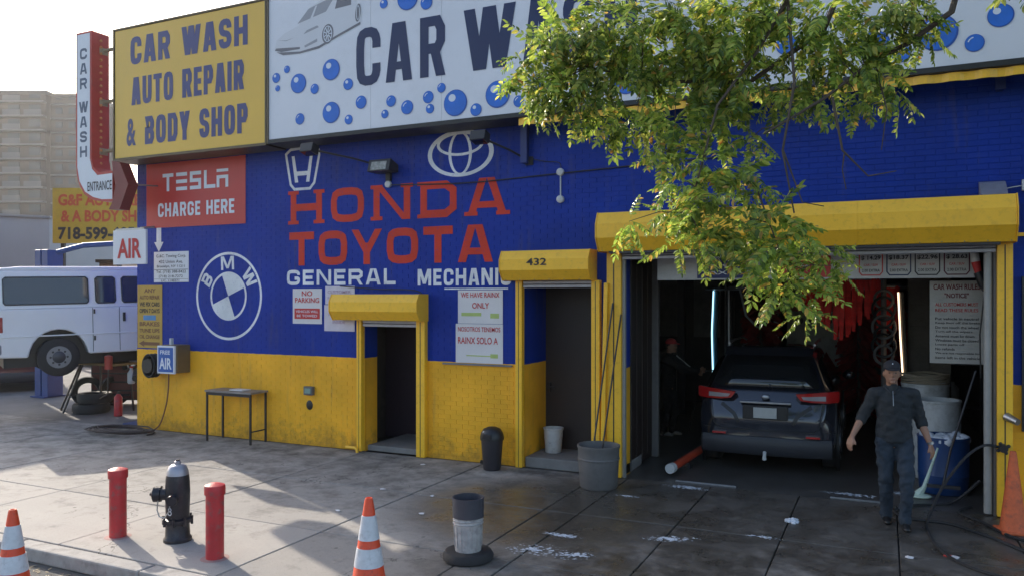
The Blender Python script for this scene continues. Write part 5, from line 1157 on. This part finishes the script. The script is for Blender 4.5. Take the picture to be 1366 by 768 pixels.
# ------------------------------------------------------------------ background
fs_ = thing('roof_sign', 'yellow roof sign with a phone number beyond the van', 'sign', (-26.7, 8.07, 0))
RT = R(25.3); ux, uy = math.cos(RT), math.sin(RT)
fs_.rotation_euler = (0, 0, RT)
def loc_text(s, x, z, w_, h, m, par, y, bold=.04):
    mb = text(s, x, z, w_, h, y, m, None, bold=bold, build=False); return mb.build('lettering', m, par)
MB().box(0, 4.4, 0, .15, 4.30, 6.25).build('face', mat('roof_sign_yellow', (.62, .42, .04), .5), fs_)
loc_text('G&F AUTO REPAIR', .2, 5.62, 3.9, .42, mat('orange_print', (.62, .10, .03), .5), fs_, -.01); loc_text('& A BODY SHOP', .3, 5.05, 3.3, .42, MATS['orange_print'], fs_, -.01); loc_text('718-599-6056', .2, 4.42, 3.0, .46, M_BLKT, fs_, -.01)
for x in (.2, 2.2, 4.2): MB().box(x, x+.12, .16, .28, 0, 6.0).build('post', M_DMET, fs_)
wb = thing('white_building', 'low white rendered building at the far left behind the van', 'building', (-33.5, 12.6, 0), RT)
recalc(MB().prism([(-14, 0), (0, 0), (0, 5.85), (-4, 6.05), (-14, 6.5)], 0, 12, 'y').build('wall', mat('render_white', (.42, .42, .43), .8, 0, .08, .6, .1), wb))
recalc(MB().prism([(-14, 6.5), (-4, 6.05), (.08, 5.85), (.08, 5.95), (-4, 6.15), (-14, 6.6)], -.1, 12.1, 'y').build('coping', mat('coping', (.30, .30, .31), .7), wb))
sh = thing('workshop', 'brown low workshop with a white fascia beneath the roof sign', 'building', (-27.5, 9.5, 0), RT)
MB().box(.6, 8, .6, 5, 0, 3.7).build('wall', mat('workshop_brown', (.14, .10, .08), .8), sh); MB().box(1.4, 4.4, .50, .598, 3.35, 3.62).build('fascia', M_WSIGN, sh); MB().box(.5, 8.1, .5, 5.1, 3.701, 3.82).build('roof', M_DMET, sh)
for i in range(3): MB().box(1.6+i*1.7, 2.7+i*1.7, .57, .598, 2.0, 3.1).build('window', M_GLASS, sh)
# tower block
tb = thing('apartment_tower', 'tall grey brown apartment tower with pale balcony bands far at left', 'building', (-136.9, 90.9, 0), RT)
M_TB = mat('tower_brick', (.075, .055, .05), .9, 0, .15, .2, .2, 2); M_BAND = mat('tower_band', (.22, .20, .19), .8, 0, .1, .3, 0); M_BAL = mat('balcony_grey', (.12, .115, .12), .7, 0, .1, .4, 0)
MB().box(-32, -8, 0, 14, 0, 40.6).box(-8, 0, 1.5, 14, 0, 40.3).build('wall', M_TB, tb)
MB().box(-32.2, -7.8, -.3, 14.2, 40.6, 41.3).box(-7.8, .2, 1.2, 14.2, 40.3, 41.0).build('roof', M_DMET, tb)
bw = bb = bl = None
for fl in range(15):
    z = 1.2+fl*2.7
    o = MB().box(-32.1, -7.9, -1.25, 0, z-.16, z+.14).build('floor_band', M_BAND, tb) if bl is None else inst(bl, tb, (0, 0, fl*2.7)); bl = bl or o
    o = MB().box(-7.9, .1, 1.25, 1.5, z-.16, z+.12).build('floor_band', M_BAND, tb) if fl == 0 else inst(o2, tb, (0, 0, fl*2.7))
    if fl == 0: o2 = o
    for k in range(6):
        x = -31.5+k*4.0
        if bw is None: bw = MB().box(0, 2.2, -.12, .02, 0, 1.45).build('window', mat('tower_glass', (.06, .065, .075), .2), tb); q = bw
        else: q = inst(bw, tb, (0, 0, 0))
        q.location = (x+.3, 0, z+.85)
        if k % 2 == 0 or fl % 5 == 3:
            if bb is None: bb = MB().box(0, 3.3, -1.3, -1.2, 0, 1.0).build('balcony_panel', M_BAL, tb); q = bb
            else: q = inst(bb, tb, (0, 0, 0))
            q.location = (x, 0, z+.15)
    for k in range(3):
        q = inst(bw, tb, (-7.0+k*2.5, 1.5, z+.9)); q.scale = (.6, 1, .8)
for (x, y, h, r_) in ((-30.5, 22, 4.5, 1.6), (-26.5, 20, 3.6, 1.2)):
    t = thing('distant_tree', 'small round green tree %s the workshop' % ('left behind' if x < -28 else 'right behind'), 'tree', (x, y, 0)); MB().tube([(0,0,0),(0,0,h*.7)], [.14,.08], 8).build('trunk', M_BROWN, t)
    m = MB()
    for k in range(500):
        v = Vector((rnd.gauss(0,1), rnd.gauss(0,1), rnd.gauss(0,1))).normalized()*r_*rnd.uniform(.5,1.05); s = .16; a = Vector((rnd.gauss(0,1), rnd.gauss(0,1), rnd.gauss(0,1))).normalized(); b = a.orthogonal().normalized()
        c = v+Vector((0,0,h)); m.add([c-a*s, c-b*s*.6, c+a*s, c+b*s*.6], [(0,1,2,3)])
    m.build('crown', mat('far_leaf', (.06, .12, .03), .7, 0, .4, 2, 0, island=.4), t, kind='stuff')
# box stack added beyond the left edge of the view to shade the yard
for k in range(3):
    t = thing('shade_caster', ('lowest', 'middle', 'topmost')[k]+' unseen rust brown box added to shade the yard', 'container', (-30.6, 3.4, 2.62*k))
    m_ = mat('shade_caster_paint', (.16, .06, .04), .6, .2, .2, 2, .1); c_ = MB(); n_ = 60
    for i in range(n_):
        x0 = -6.0+12.0*i/n_; d = .035 if i % 2 else 0; c_.box(x0, x0+12.0/n_, -1.2+d, 1.2-d, .12, 2.48)
    c_.build('corrugated_side', m_, t, kind='stuff')
    for x in (-6.05, 5.95):
        for y in (-1.25, 1.15): MB().box(x, x+.1, y, y+.1, 0, 2.6).build('corner_post', m_, t)
    MB().box(-6, 6, -1.24, 1.24, 2.481, 2.6).build('top', m_, t); MB().box(-6, 6, -1.24, 1.24, 0, .119).build('base', m_, t)
# ------------------------------------------------------------------ people
def remesh(o, vox, it=4):
    m = o.modifiers.new('rm', 'REMESH'); m.mode = 'VOXEL'; m.voxel_size = vox; m.use_smooth_shade = True
    s = o.modifiers.new('sm', 'SMOOTH'); s.iterations = it; s.factor = .5; return o
def hand(mb, w, d, side, facing, curl=.5):
    """palm and five curled fingers starting at wrist w along direction d; side = thumb direction, facing = palm normal"""
    w = Vector(w); d = Vector(d).normalized(); s = Vector(side); s = (s-d*s.dot(d)).normalized(); f = Vector(facing); f = (f-d*f.dot(d)-s*f.dot(s)).normalized()
    for k in range(5):
        u = (k-2)*.017; mb.limb([w+s*u*.6, w+d*.045+s*u, w+d*.085+s*u*1.05], [.014, .015, .013], 8)
    for k, L in enumerate((.062, .074, .078, .070)):
        u = (k-1.5)*.021; p0 = w+d*.088-s*u; a = curl*(.6+.12*k)
        p1 = p0+(d*math.cos(a)+f*math.sin(a))*L*.45; p2 = p1+(d*math.cos(2*a)+f*math.sin(2*a))*L*.32; p3 = p2+(d*math.cos(2.7*a)+f*math.sin(2.7*a))*L*.24
        mb.limb([p0, p1, p2, p3], [.0105, .0095, .0085, .007], 8)
    t0 = w+d*.03+s*.03; t1 = t0+(d*.6+s*.7+f*.2)*.035; t2 = t1+(d*.9+s*.2+f*.4)*.03; mb.limb([t0, t1, t2], [.014, .011, .009], 8)
def person(label, loc, rz, J, skin, shirt, trousers, shoes, cap, zip_=True, stripe=False, hat_brim=-1):
    t = thing('person', label, 'person', loc, rz)
    b = MB()
    hx, hy, hz = J['head']; nk = J['neck']
    # head with face
    b.ell((hx, hy, hz), (.074, .092, .112), 20, 14).ell((hx, hy-.018, hz-.055), (.058, .068, .062), 16, 10)
    b.ell((hx, hy-.093, hz-.018), (.014, .022, .026), 10, 8).ell((hx, hy-.082, hz-.062), (.026, .012, .009), 10, 6).ell((hx, hy-.078, hz-.095), (.026, .018, .018), 10, 6)
    for sg in (-1, 1): b.ell((hx+sg*.076, hy+.008, hz-.015), (.012, .022, .032), 8, 8); b.ell((hx+sg*.03, hy-.078, hz+.022), (.022, .012, .008), 8, 6)
    b.limb([(hx, hy+.015, hz-.06), nk, (nk[0], nk[1], nk[2]-.08)], [.056, .058, .07])
    ch = J['chest']; pv = J['pelvis']
    b.ell(ch, (.15, .10, .20)); b.ell(pv, (.14, .10, .14)); b.limb([ch, pv], [.11, .11])
    for s in ('L', 'R'):
        sh, el, wr = J['sh'+s], J['el'+s], J['wr'+s]
        b.limb([sh, el], [.045, .038]); b.limb([el, [(a*.6+c*.4) for a, c in zip(el, wr)], wr], [.040, .040, .025])
        d = Vector(wr)-Vector(el); d = d.normalized()*.6+Vector((0,0,-.4)) if J.get('relax', True) else d
        hand(b, Vector(wr), d, J['thumb'+s], J['palm'+s], J.get('curl', .45))
        hp, kn, an = J['hip'+s], J['kn'+s], J['an'+s]; b.limb([hp, kn, an], [.07, .05, .035])
    remesh(b.build('body', skin, t, smooth=True), .0075, 3)
    for sg in (-1, 1): MB().ell((hx+sg*.030, hy-.082, hz+.004), (.011, .006, .006), 8, 6).build('eye', M_BLACK, t, smooth=True)
    MB().ell((hx, hy-.088, hz-.064), (.024, .008, .004), 8, 6).build('lips', mat('lips', (.25, .09, .07), .6), t, smooth=True)
    # hair, cap
    hr = MB().ell((hx, hy+.020, hz+.012), (.080, .088, .098), 16, 10); hr.v = [p for p in hr.v]
    hr.v = [(p[0], max(p[1], hy-.02) if p[2] < hz+.045 else p[1], max(p[2], hz-.06)) for p in hr.v]; hr.build('hair', mat('hair', (.015, .012, .01), .7), t, smooth=True)
    cp_ = MB().ell((hx, hy-.002, hz+.050), (.087, .102, .088), 20, 12); cp_.v = [(p[0], p[1], max(p[2], hz+.038)) for p in cp_.v]
    cpo = cp_.build('cap', cap, t, smooth=True)
    br = MB()
    pts = [(hx+.075*math.cos(R(a)), hy-.07+(-.10*math.sin(R(a))), hz+.045-.012*math.sin(R(a))) for a in range(0, 181, 15)]
    br.add(pts+[(p[0], p[1]+.002, p[2]+.008) for p in pts], [tuple(range(13)), tuple(range(13, 26))[::-1]]+[(i, i+1, 14+i, 13+i) for i in range(12)]); br.build('cap_brim', cap, cpo, smooth=30)
    if zip_: MB().add([(hx-.016, hy-.0935, hz+.075), (hx+.016, hy-.0935, hz+.075), (hx, hy-.083, hz+.112)], [(0,1,2)]).build('cap_badge', M_PALE, cpo)
    # shirt
    s_ = MB(); c = Vector(ch); p = Vector(pv); n_ = Vector(nk)
    s_.lathe([(.150,-.06),(.178,-.055),(.180,.02),(.172,.15),(.178,.30),(.182,.38),(.160,.44),(.11,.49),(.05,.51)], (c.x+p.x)/2, (c.y+p.y)/2, 26, 1, .66, p.z)
    s_.limb([n_+Vector((0,0,-.015)), n_+Vector((0,0,-.09))], [.066, .09]); s_.limb([J['shL'], n_+Vector((0,0,-.07)), J['shR']], [.07, .07, .07])
    for s in ('L', 'R'):
        sh, el, wr = Vector(J['sh'+s]), Vector(J['el'+s]), Vector(J['wr'+s]); e = el.lerp(wr, J.get('sleeve', .12))
        s_.limb([sh, sh.lerp(el, .5), el, e], [.070, .066, .064, .062])
    sm_ = s_.build('jacket', shirt, t, smooth=True); remesh(sm_, .011, 5)
    tx = bpy.data.textures.get('folds') or bpy.data.textures.new('folds', 'CLOUDS'); tx.noise_scale = .075
    dp = sm_.modifiers.new('fold', 'DISPLACE'); dp.texture = tx; dp.strength = .034; dp.mid_level = .5
    # trousers
    q = MB(); q.ell((p.x, p.y, p.z+.0), (.165, .115, .12), 20, 12)
    for s in ('L', 'R'):
        hp, kn, an = Vector(J['hip'+s]), Vector(J['kn'+s]), Vector(J['an'+s]); q.limb([hp, hp.lerp(kn, .5), kn, kn.lerp(an, .5), an+Vector((0,0,.03)), an+Vector((0,0,-.02))], [.098, .09, .074, .068, .062, .064])
    to = q.build('trousers', trousers, t, smooth=True); remesh(to, .012, 5); dp = to.modifiers.new('fold', 'DISPLACE'); dp.texture = tx; dp.strength = .042; dp.mid_level = .5
    for s in ('L', 'R'):
        a = Vector(J['an'+s]); z0 = J.get('gz'+s, 0); f = MB()
        f.ell((a.x, a.y+.01, a.z-.015), (.045, .05, .06)); f.ell((a.x, a.y-.06, z0+.038), (.046, .10, .036)); f.ell((a.x, a.y-.12, z0+.030), (.044, .06, .028)); f.ell((a.x, a.y+.03, z0+.035), (.04, .045, .035))
        remesh(f.build('shoe', shoes, t, smooth=True), .009, 3)
    if zip_:
        MB().tube([(n_.x, n_.y-.085, n_.z-.05), (n_.x, n_.y-.118, n_.z-.13), (n_.x, n_.y-.135, n_.z-.20)], .0045, 5).build('zip', M_STEEL, t)
        MB().tube([(n_.x-.07, n_.y+.0, n_.z-.01), (n_.x-.055, n_.y-.055, n_.z-.03), (n_.x-.012, n_.y-.095, n_.z-.085)], .014, 7).tube([(n_.x+.07, n_.y+.0, n_.z-.01), (n_.x+.055, n_.y-.055, n_.z-.03), (n_.x+.012, n_.y-.095, n_.z-.085)], .014, 7).build('collar', shirt, t, smooth=True)
        w = Vector(J['wrR']); MB().tube([w+Vector((-.005,0,.03)), w+Vector((.003,0,.005))], .032, 14).build('wristwatch', M_STEEL, t, smooth=True)
    if stripe: MB().tube([Vector(J['shR'])+Vector((0,-.05,.055)), Vector(J['elR'])+Vector((0,-.04,.045))], .012, 6).build('sleeve_stripe', M_WPL, t)
    return t
SK = mat('skin', (.30, .155, .10), .5, 0, .1, 20, .05)
J1 = dict(head=(-.06,-.03,1.63), neck=(-.055,.0,1.49), chest=(-.04,.0,1.27), pelvis=(-.03,.0,.95),
    shL=(-.225,.0,1.40), elL=(-.34,.03,1.14), wrL=(-.455,-.10,.94), thumbL=(.5,-.6,0), palmL=(.8,.2,-.3),
    shR=(.155,.0,1.40), elR=(.225,.04,1.12), wrR=(.305,-.06,.89), thumbR=(-.4,-.7,0), palmR=(-.8,.2,-.3),
    hipL=(-.125,.0,.90), knL=(-.115,-.02,.50), anL=(-.095,.12,.10), hipR=(.06,.0,.90), knR=(.075,-.14,.50), anR=(.06,-.12,.10), gzR=0)
person('man in dark jacket, jeans and cap walking out of the wash bay', (.12, -.90, 0), R(6), J1, SK,
    mat('jacket_dark', (.020, .024, .029), .85, 0, .25, 12, .3, 120), mat('jeans', (.022, .034, .052), .85, 0, .3, 10, .3, 150), mat('shoe_black', (.012, .012, .013), .45), mat('cap_dark', (.016, .016, .022), .8))
J2 = dict(head=(0,-.02,1.57), neck=(0,.0,1.43), chest=(0,.02,1.20), pelvis=(0,.03,.90), relax=False, sleeve=.85, curl=.9,
    shL=(-.17,.0,1.34), elL=(-.06,-.30,1.16), wrL=(.10,-.50,1.16), thumbL=(0,0,1), palmL=(1,0,0),
    shR=(.17,.0,1.34), elR=(.22,-.26,1.14), wrR=(.12,-.48,1.12), thumbR=(0,0,1), palmR=(-1,0,0),
    hipL=(-.09,.03,.86), knL=(-.10,-.02,.48), anL=(-.11,.06,.09), hipR=(.09,.03,.86), knR=(.10,-.05,.48), anR=(.11,.0,.09))
person('worker in black overalls and red cap spraying at the left of the car', (-3.42, 3.44, 0), R(80), J2, SK,
    mat('overall_black', (.008, .008, .009), .85, 0, .2, 12, .2), MATS['overall_black'], mat('shoe_pale', (.25, .24, .23), .6), mat('cap_red', (.42, .02, .025), .7), zip_=False, stripe=True)
t = thing('spray_lance', 'thin spray lance held by the worker in the red cap', 'spray lance', (-2.95, 3.5, 1.15)); MB().tube([(-2.97,3.50,1.13),(-2.70,3.52,1.16),(-2.55,3.53,1.20)], .012, 7).build('lance', M_BLACK, t, world=True, smooth=True); MB().tube([(-2.97,3.50,1.13),(-3.0,3.52,.6),(-3.1,3.5,.05)], .01, 6).build('hose', M_BLACK, t, world=True, smooth=True)

# ------------------------------------------------------------------ street tree
def leaf_mat():
    m = bpy.data.materials.new('leaf_green'); m.use_nodes = True; n = m.node_tree.nodes; l = m.node_tree.links; p = n['Principled BSDF']
    g = n.new('ShaderNodeNewGeometry'); cr = n.new('ShaderNodeValToRGB'); l.new(g.outputs['Random Per Island'], cr.inputs[0])
    e = cr.color_ramp.elements; e[0].position = 0; e[0].color = (.07, .13, .022, 1); e[1].position = 1; e[1].color = (.50, .24, .05, 1)
    for ps, c in ((.35, (.19, .29, .045)), (.65, (.38, .48, .075)), (.88, (.55, .58, .12)), (.965, (.58, .50, .09))): x = e.new(ps); x.color = (*c, 1)
    nz = n.new('ShaderNodeTexNoise'); nz.inputs['Scale'].default_value = 3.0; nz.inputs['Detail'].default_value = 3; l.new(g.outputs['Position'], nz.inputs['Vector'])
    mr = n.new('ShaderNodeMapRange'); mr.inputs[1].default_value = .35; mr.inputs[2].default_value = .65; mr.inputs[3].default_value = .7; mr.inputs[4].default_value = 1.3; l.new(nz.outputs[0], mr.inputs[0])
    vm = n.new('ShaderNodeVectorMath'); vm.operation = 'SCALE'; l.new(cr.outputs[0], vm.inputs[0]); l.new(mr.outputs[0], vm.inputs['Scale'])
    l.new(vm.outputs[0], p.inputs['Base Color']); p.inputs['Roughness'].default_value = .34; p.inputs['Specular IOR Level'].default_value = .6
    tr = n.new('ShaderNodeBsdfTranslucent'); l.new(vm.outputs[0], tr.inputs[0]); mx = n.new('ShaderNodeMixShader'); mx.inputs[0].default_value = .5
    l.new(p.outputs[0], mx.inputs[1]); l.new(tr.outputs[0], mx.inputs[2]); l.new(mx.outputs[0], n['Material Output'].inputs[0]); return m
M_LEAF = leaf_mat(); M_BARK = mat('bark', (.085, .065, .05), .9, 0, .3, 14, .8, 40)
tr = thing('street_tree', 'leafy street tree whose green crown hangs over the sign and bay', 'tree', (2.5, -5.0, 0))
def leaf_geo(seed):
    r = random.Random(seed); L = r.uniform(.20, .28); mb = MB(); n = r.choice((6, 7, 7, 8)); droop = r.uniform(.15, .5)
    def ax(u): return Vector((L*u, 0, -droop*L*u*u))
    mb.tube([ax(0), ax(.5), ax(1)], [.0022, .0016, .001], 3, False)
    for k in range(n*2+1):
        if k == n*2: u = 1.0; dr_ = Vector((1, 0, -droop)); sg = 0
        else: u = .16+.80*(k//2)/(n-1); sg = 1 if k % 2 else -1; dr_ = Vector((.55, sg*.85, -.25-r.uniform(0, .35)))
        dr_.normalize(); b = ax(u); ll = (.074-.025*abs(u-.5))*r.uniform(.85, 1.15); w_ = ll*r.uniform(.19, .25)
        s = dr_.cross(Vector((0, 0, 1))).normalized(); nn = s.cross(dr_); s = (s*math.cos(r.uniform(-.5, .5))+nn*math.sin(r.uniform(-.5, .5))).normalized(); nn = s.cross(dr_)
        p = [b, b+dr_*ll*.35+s*w_+nn*.003, b+dr_*ll*.72+s*w_*.75+nn*.002, b+dr_*ll-nn*.006, b+dr_*ll*.72-s*w_*.75+nn*.002, b+dr_*ll*.35-s*w_+nn*.003]
        mb.add(p, [(0,1,2,3),(0,3,4,5)])
    return mb
LG = [leaf_geo(i) for i in range(6)]
CL = [(-2.30,-5.10,4.02,.17),(-2.20,-5.12,3.86,.14),(-2.36,-5.16,4.12,.10),(-1.95,-5.02,3.78,.14),(-1.72,-4.98,3.70,.15),(.22,-5.0,3.98,.10),(.10,-5.0,4.25,.2),(-.05,-4.98,3.80,.13),(-2.24,-5.14,4.15,.16),(-2.03,-5.16,4.3,.24),(-2.1,-5.08,3.96,.22),(-1.77,-5.14,4.32,.28),(-1.8,-5.05,3.99,.26),(-1.46,-5.11,4.33,.3),(-1.49,-5.01,4.01,.28),(-1.56,-4.93,3.72,.18),(-1.16,-5.08,4.25,.3),(-1.14,-4.96,3.93,.28),(-1.28,-5.02,3.58,.22),(-1.34,-5.16,3.38,.13),(-.88,-5.05,4.16,.24),(-.87,-4.94,3.88,.22),(-.99,-4.99,3.61,.22),(-.6,-5.04,4.27,.18),(-.52,-4.99,3.99,.11),(-.66,-4.95,3.75,.13),(-.34,-5.02,4.17,.26),(-.3,-5.0,3.91,.2),(-.09,-5.01,4.11,.2),(.14,-5.02,4.12,.13),(-.13,-5.03,3.9,.14),(-.0,-4.97,3.97,.12),(-.38,-5.04,3.68,.13),(-.15,-5.04,3.65,.13),(-.79,-5.01,3.46,.11),(.06,-4.94,3.70,.09),(-1.03,-5.24,3.3,.17),(-1.16,-5.41,3.14,.14),(-.84,-5.26,3.19,.15),(-.7,-5.3,3.08,.11),(-.99,-5.44,3.02,.17),(-1.22,-5.44,2.96,.13),(-.60,-5.34,2.90,.15),(-.79,-5.45,2.87,.17),(-.99,-5.55,2.78,.13),(-1.13,-5.62,2.76,.09),(-.42,-5.36,2.80,.14),(-.58,-5.46,2.71,.15),(-.71,-5.53,2.64,.11),(-.32,-5.31,2.70,.10),(-.43,-5.5,2.6,.13),(-.54,-5.56,2.49,.10),(-.39,-5.48,2.45,.09),(-.41,-5.5,2.34,.04),(-.28,-5.4,2.62,.08),(-1.41,-5.63,2.90,.06),(-.82,-5.14,4.25,.24),(-1.69,-4.88,4.23,.24),(-1.09,-4.82,4.16,.26),(-2.01,-4.93,4.18,.22),(-.51,-4.88,3.83,.12),(-.76,-4.89,4.05,.13)]
hi = random.Random(5)
HIGH = []
for k in range(46):
    x = hi.uniform(.8, 4.6); y = hi.uniform(-6.4, -3.4); z = hi.uniform(4.75, 7.4)-.12*abs(x-1.2)
    HIGH.append((x, y, z, hi.uniform(.32, .55)))
for k in range(14): HIGH.append((hi.uniform(1.6, 4.4), hi.uniform(-6.0, -3.8), hi.uniform(3.6, 4.8), hi.uniform(.3, .45)))
BRS = [[(2.3,-5.0,3.4),(1.3,-5.02,4.9),(.2,-5.05,5.4),(-.51,-5.1,5.03),(-.55,-5.12,4.28),(-.5,-5.21,3.74),(-.56,-5.24,3.33),(-.49,-5.31,2.94)],[(-.55,-5.12,4.28),(-.73,-5.1,3.99),(-.95,-5.2,3.66),(-1.05,-5.36,3.17),(-1.1,-5.5,2.9)],[(2.35,-5.0,3.9),(1.2,-5.0,4.5),(.43,-4.99,4.43),(.36,-5.02,4.11),(.14,-5.02,3.96),(-.06,-5.0,3.88),(-.33,-5.13,3.65),(-.68,-5.18,3.45)],[(-.29,-5.11,3.65),(-.22,-5.19,3.32),(-.1,-5.13,3.15),(.06,-5.05,3.19)],[(-.22,-5.19,3.29),(-.23,-5.18,3.2),(-.21,-5.18,3.08)],[(-.56,-5.24,3.33),(-.45,-5.29,3.0),(-.33,-5.24,2.98)],[(2.2,-5.0,4.2),(1.0,-4.96,4.9),(-.17,-4.94,4.56),(-.34,-5.02,4.1),(-.81,-4.91,3.85),(-1.39,-4.97,3.91),(-2.02,-5.04,4.09)],[(-.06,-5.0,3.88),(-.0,-5.08,3.55),(-.02,-5.06,3.32)],[(-.7,-5.3,3.08),(-.58,-5.4,2.75),(-.45,-5.48,2.45)]]
BRR = [.02,.014,.028,.009,.005,.006,.03,.006,.006]
MB().tube([(2.5,-5.0,0),(2.48,-5.02,.6),(2.52,-4.98,1.8),(2.4,-5.0,3.2),(2.5,-4.95,4.6),(2.3,-4.9,6.4)], [.22,.17,.15,.13,.09,.04], 14).build('trunk', M_BARK, tr, world=True, smooth=True)
anchors = []
for b, r in zip(BRS, BRR):
    n = len(b); MB().tube([Vector(p)+Vector((rnd.uniform(-.01,.01),)*3)*(0 if i in (0, n-1) else 1) for i, p in enumerate(b)], [max(.003, r*(1-.75*i/(n-1))) for i in range(n)], 8).build('limb', M_BARK, tr, world=True, smooth=True)
    for i in range(n-1):
        for k in range(5): anchors.append(Vector(b[i]).lerp(Vector(b[i+1]), k/5))
for k, h_ in enumerate(HIGH[::6]):
    MB().tube([(2.45,-4.98,3.4+.25*k), ((2.45+h_[0])/2, (h_[1]-4.98)/2, (h_[2]+3.4+.25*k)/2+.35), h_[:3]], [.06,.04,.012], 7).build('limb', M_BARK, tr, world=True, smooth=True)
tw = MB()
for c in CL:
    v = Vector(c[:3]); a = min(anchors, key=lambda q: (q-v).length)
    if (a-v).length > .03: tw.tube([a, a.lerp(v, .5)+Vector((0, 0, .03)), v], [.006, .004, .002], 4, False)
tw.build('twigs', M_BARK, tr, world=True, kind='stuff')
lv = []
for ci, (x, y, z, r) in enumerate(CL+HIGH):
    nlv = int(300*r*r*1.8)+5 if ci < len(CL) else int(60*r)
    for k in range(nlv):
        d = Vector((rnd.gauss(0,1), rnd.gauss(0,1), rnd.gauss(0,1))).normalized(); q = r*rnd.uniform(.05, .62)
        p = Vector((x, y, z))+d*q
        dd = (d+Vector((0, 0, rnd.uniform(-.9, .1)))+Vector((rnd.gauss(0,.3), rnd.gauss(0,.3), 0))).normalized()
        rot = dd.to_track_quat('X', 'Z').to_matrix().to_4x4() @ Matrix.Rotation(rnd.uniform(-.9, .9), 4, 'X')
        s = rnd.uniform(.62, .98)*(1 if ci < len(CL) else 1.35)*(.8 if r < .15 else 1)
        lv.append((Matrix.Translation(p) @ rot @ Matrix.Scale(s, 4), rnd.randrange(6), (p-Vector((0, -10.28, 2.45))).length if ci < len(CL) else 99))
lv.sort(key=lambda a: a[2])
LM = [g.build('leaf', M_LEAF, tr) for g in LG]; used = [False]*6
near = lv[:290]
for M_, g, _ in near:
    if used[g]: o = LM[g].copy(); COL.objects.link(o); o.parent = tr
    else: o = LM[g]; used[g] = True
    o.matrix_local = Matrix.Translation((-2.5, 5.0, 0)) @ M_
fo = MB()
for M_, g, _ in lv[290:]:
    fo.add([M_ @ Vector(p) for p in LG[g].v], LG[g].f)
fo.build('foliage', M_LEAF, tr, world=True, kind='stuff')

# leaves and grit in the gutter
g = MB()
for k in range(1500):
    x = rnd.uniform(-14, 3); y = -5.40-abs(rnd.gauss(0, .22)); s = rnd.uniform(.012, .032); a = rnd.uniform(0, 3.14)
    c, s_ = math.cos(a)*s, math.sin(a)*s; g.add([(x-c, y-s_, -.132), (x+s_*.5, y-c*.5, -.128), (x+c, y+s_, -.126), (x-s_*.5, y+c*.5, -.130)], [(0,1,2,3)])
o = g.build('gutter_leaves', mat('dry_leaves', (.34, .27, .17), .8, 0, .3, 5, 0, island=.45)); o['kind'] = 'stuff'; o['label'] = 'dry leaves and grit along the gutter'; o['category'] = 'leaves'

# thin air volume: distance haze, also imitating lens glare towards the sun
hz = MB().box(-210, 60, -60, 170, -1.2, 48).build('haze', bpy.data.materials.new('haze_and_glare')); hz['kind'] = 'stuff'
hm = hz.data.materials[0]; hm.use_nodes = True; hn = hm.node_tree; hn.nodes.remove(hn.nodes['Principled BSDF'])
pv_ = hn.nodes.new('ShaderNodeVolumePrincipled'); pv_.inputs['Color'].default_value = (.92, .93, .95, 1); pv_.inputs['Density'].default_value = .00035; pv_.inputs['Anisotropy'].default_value = .6
hn.links.new(pv_.outputs[0], hn.nodes['Material Output'].inputs['Volume'])
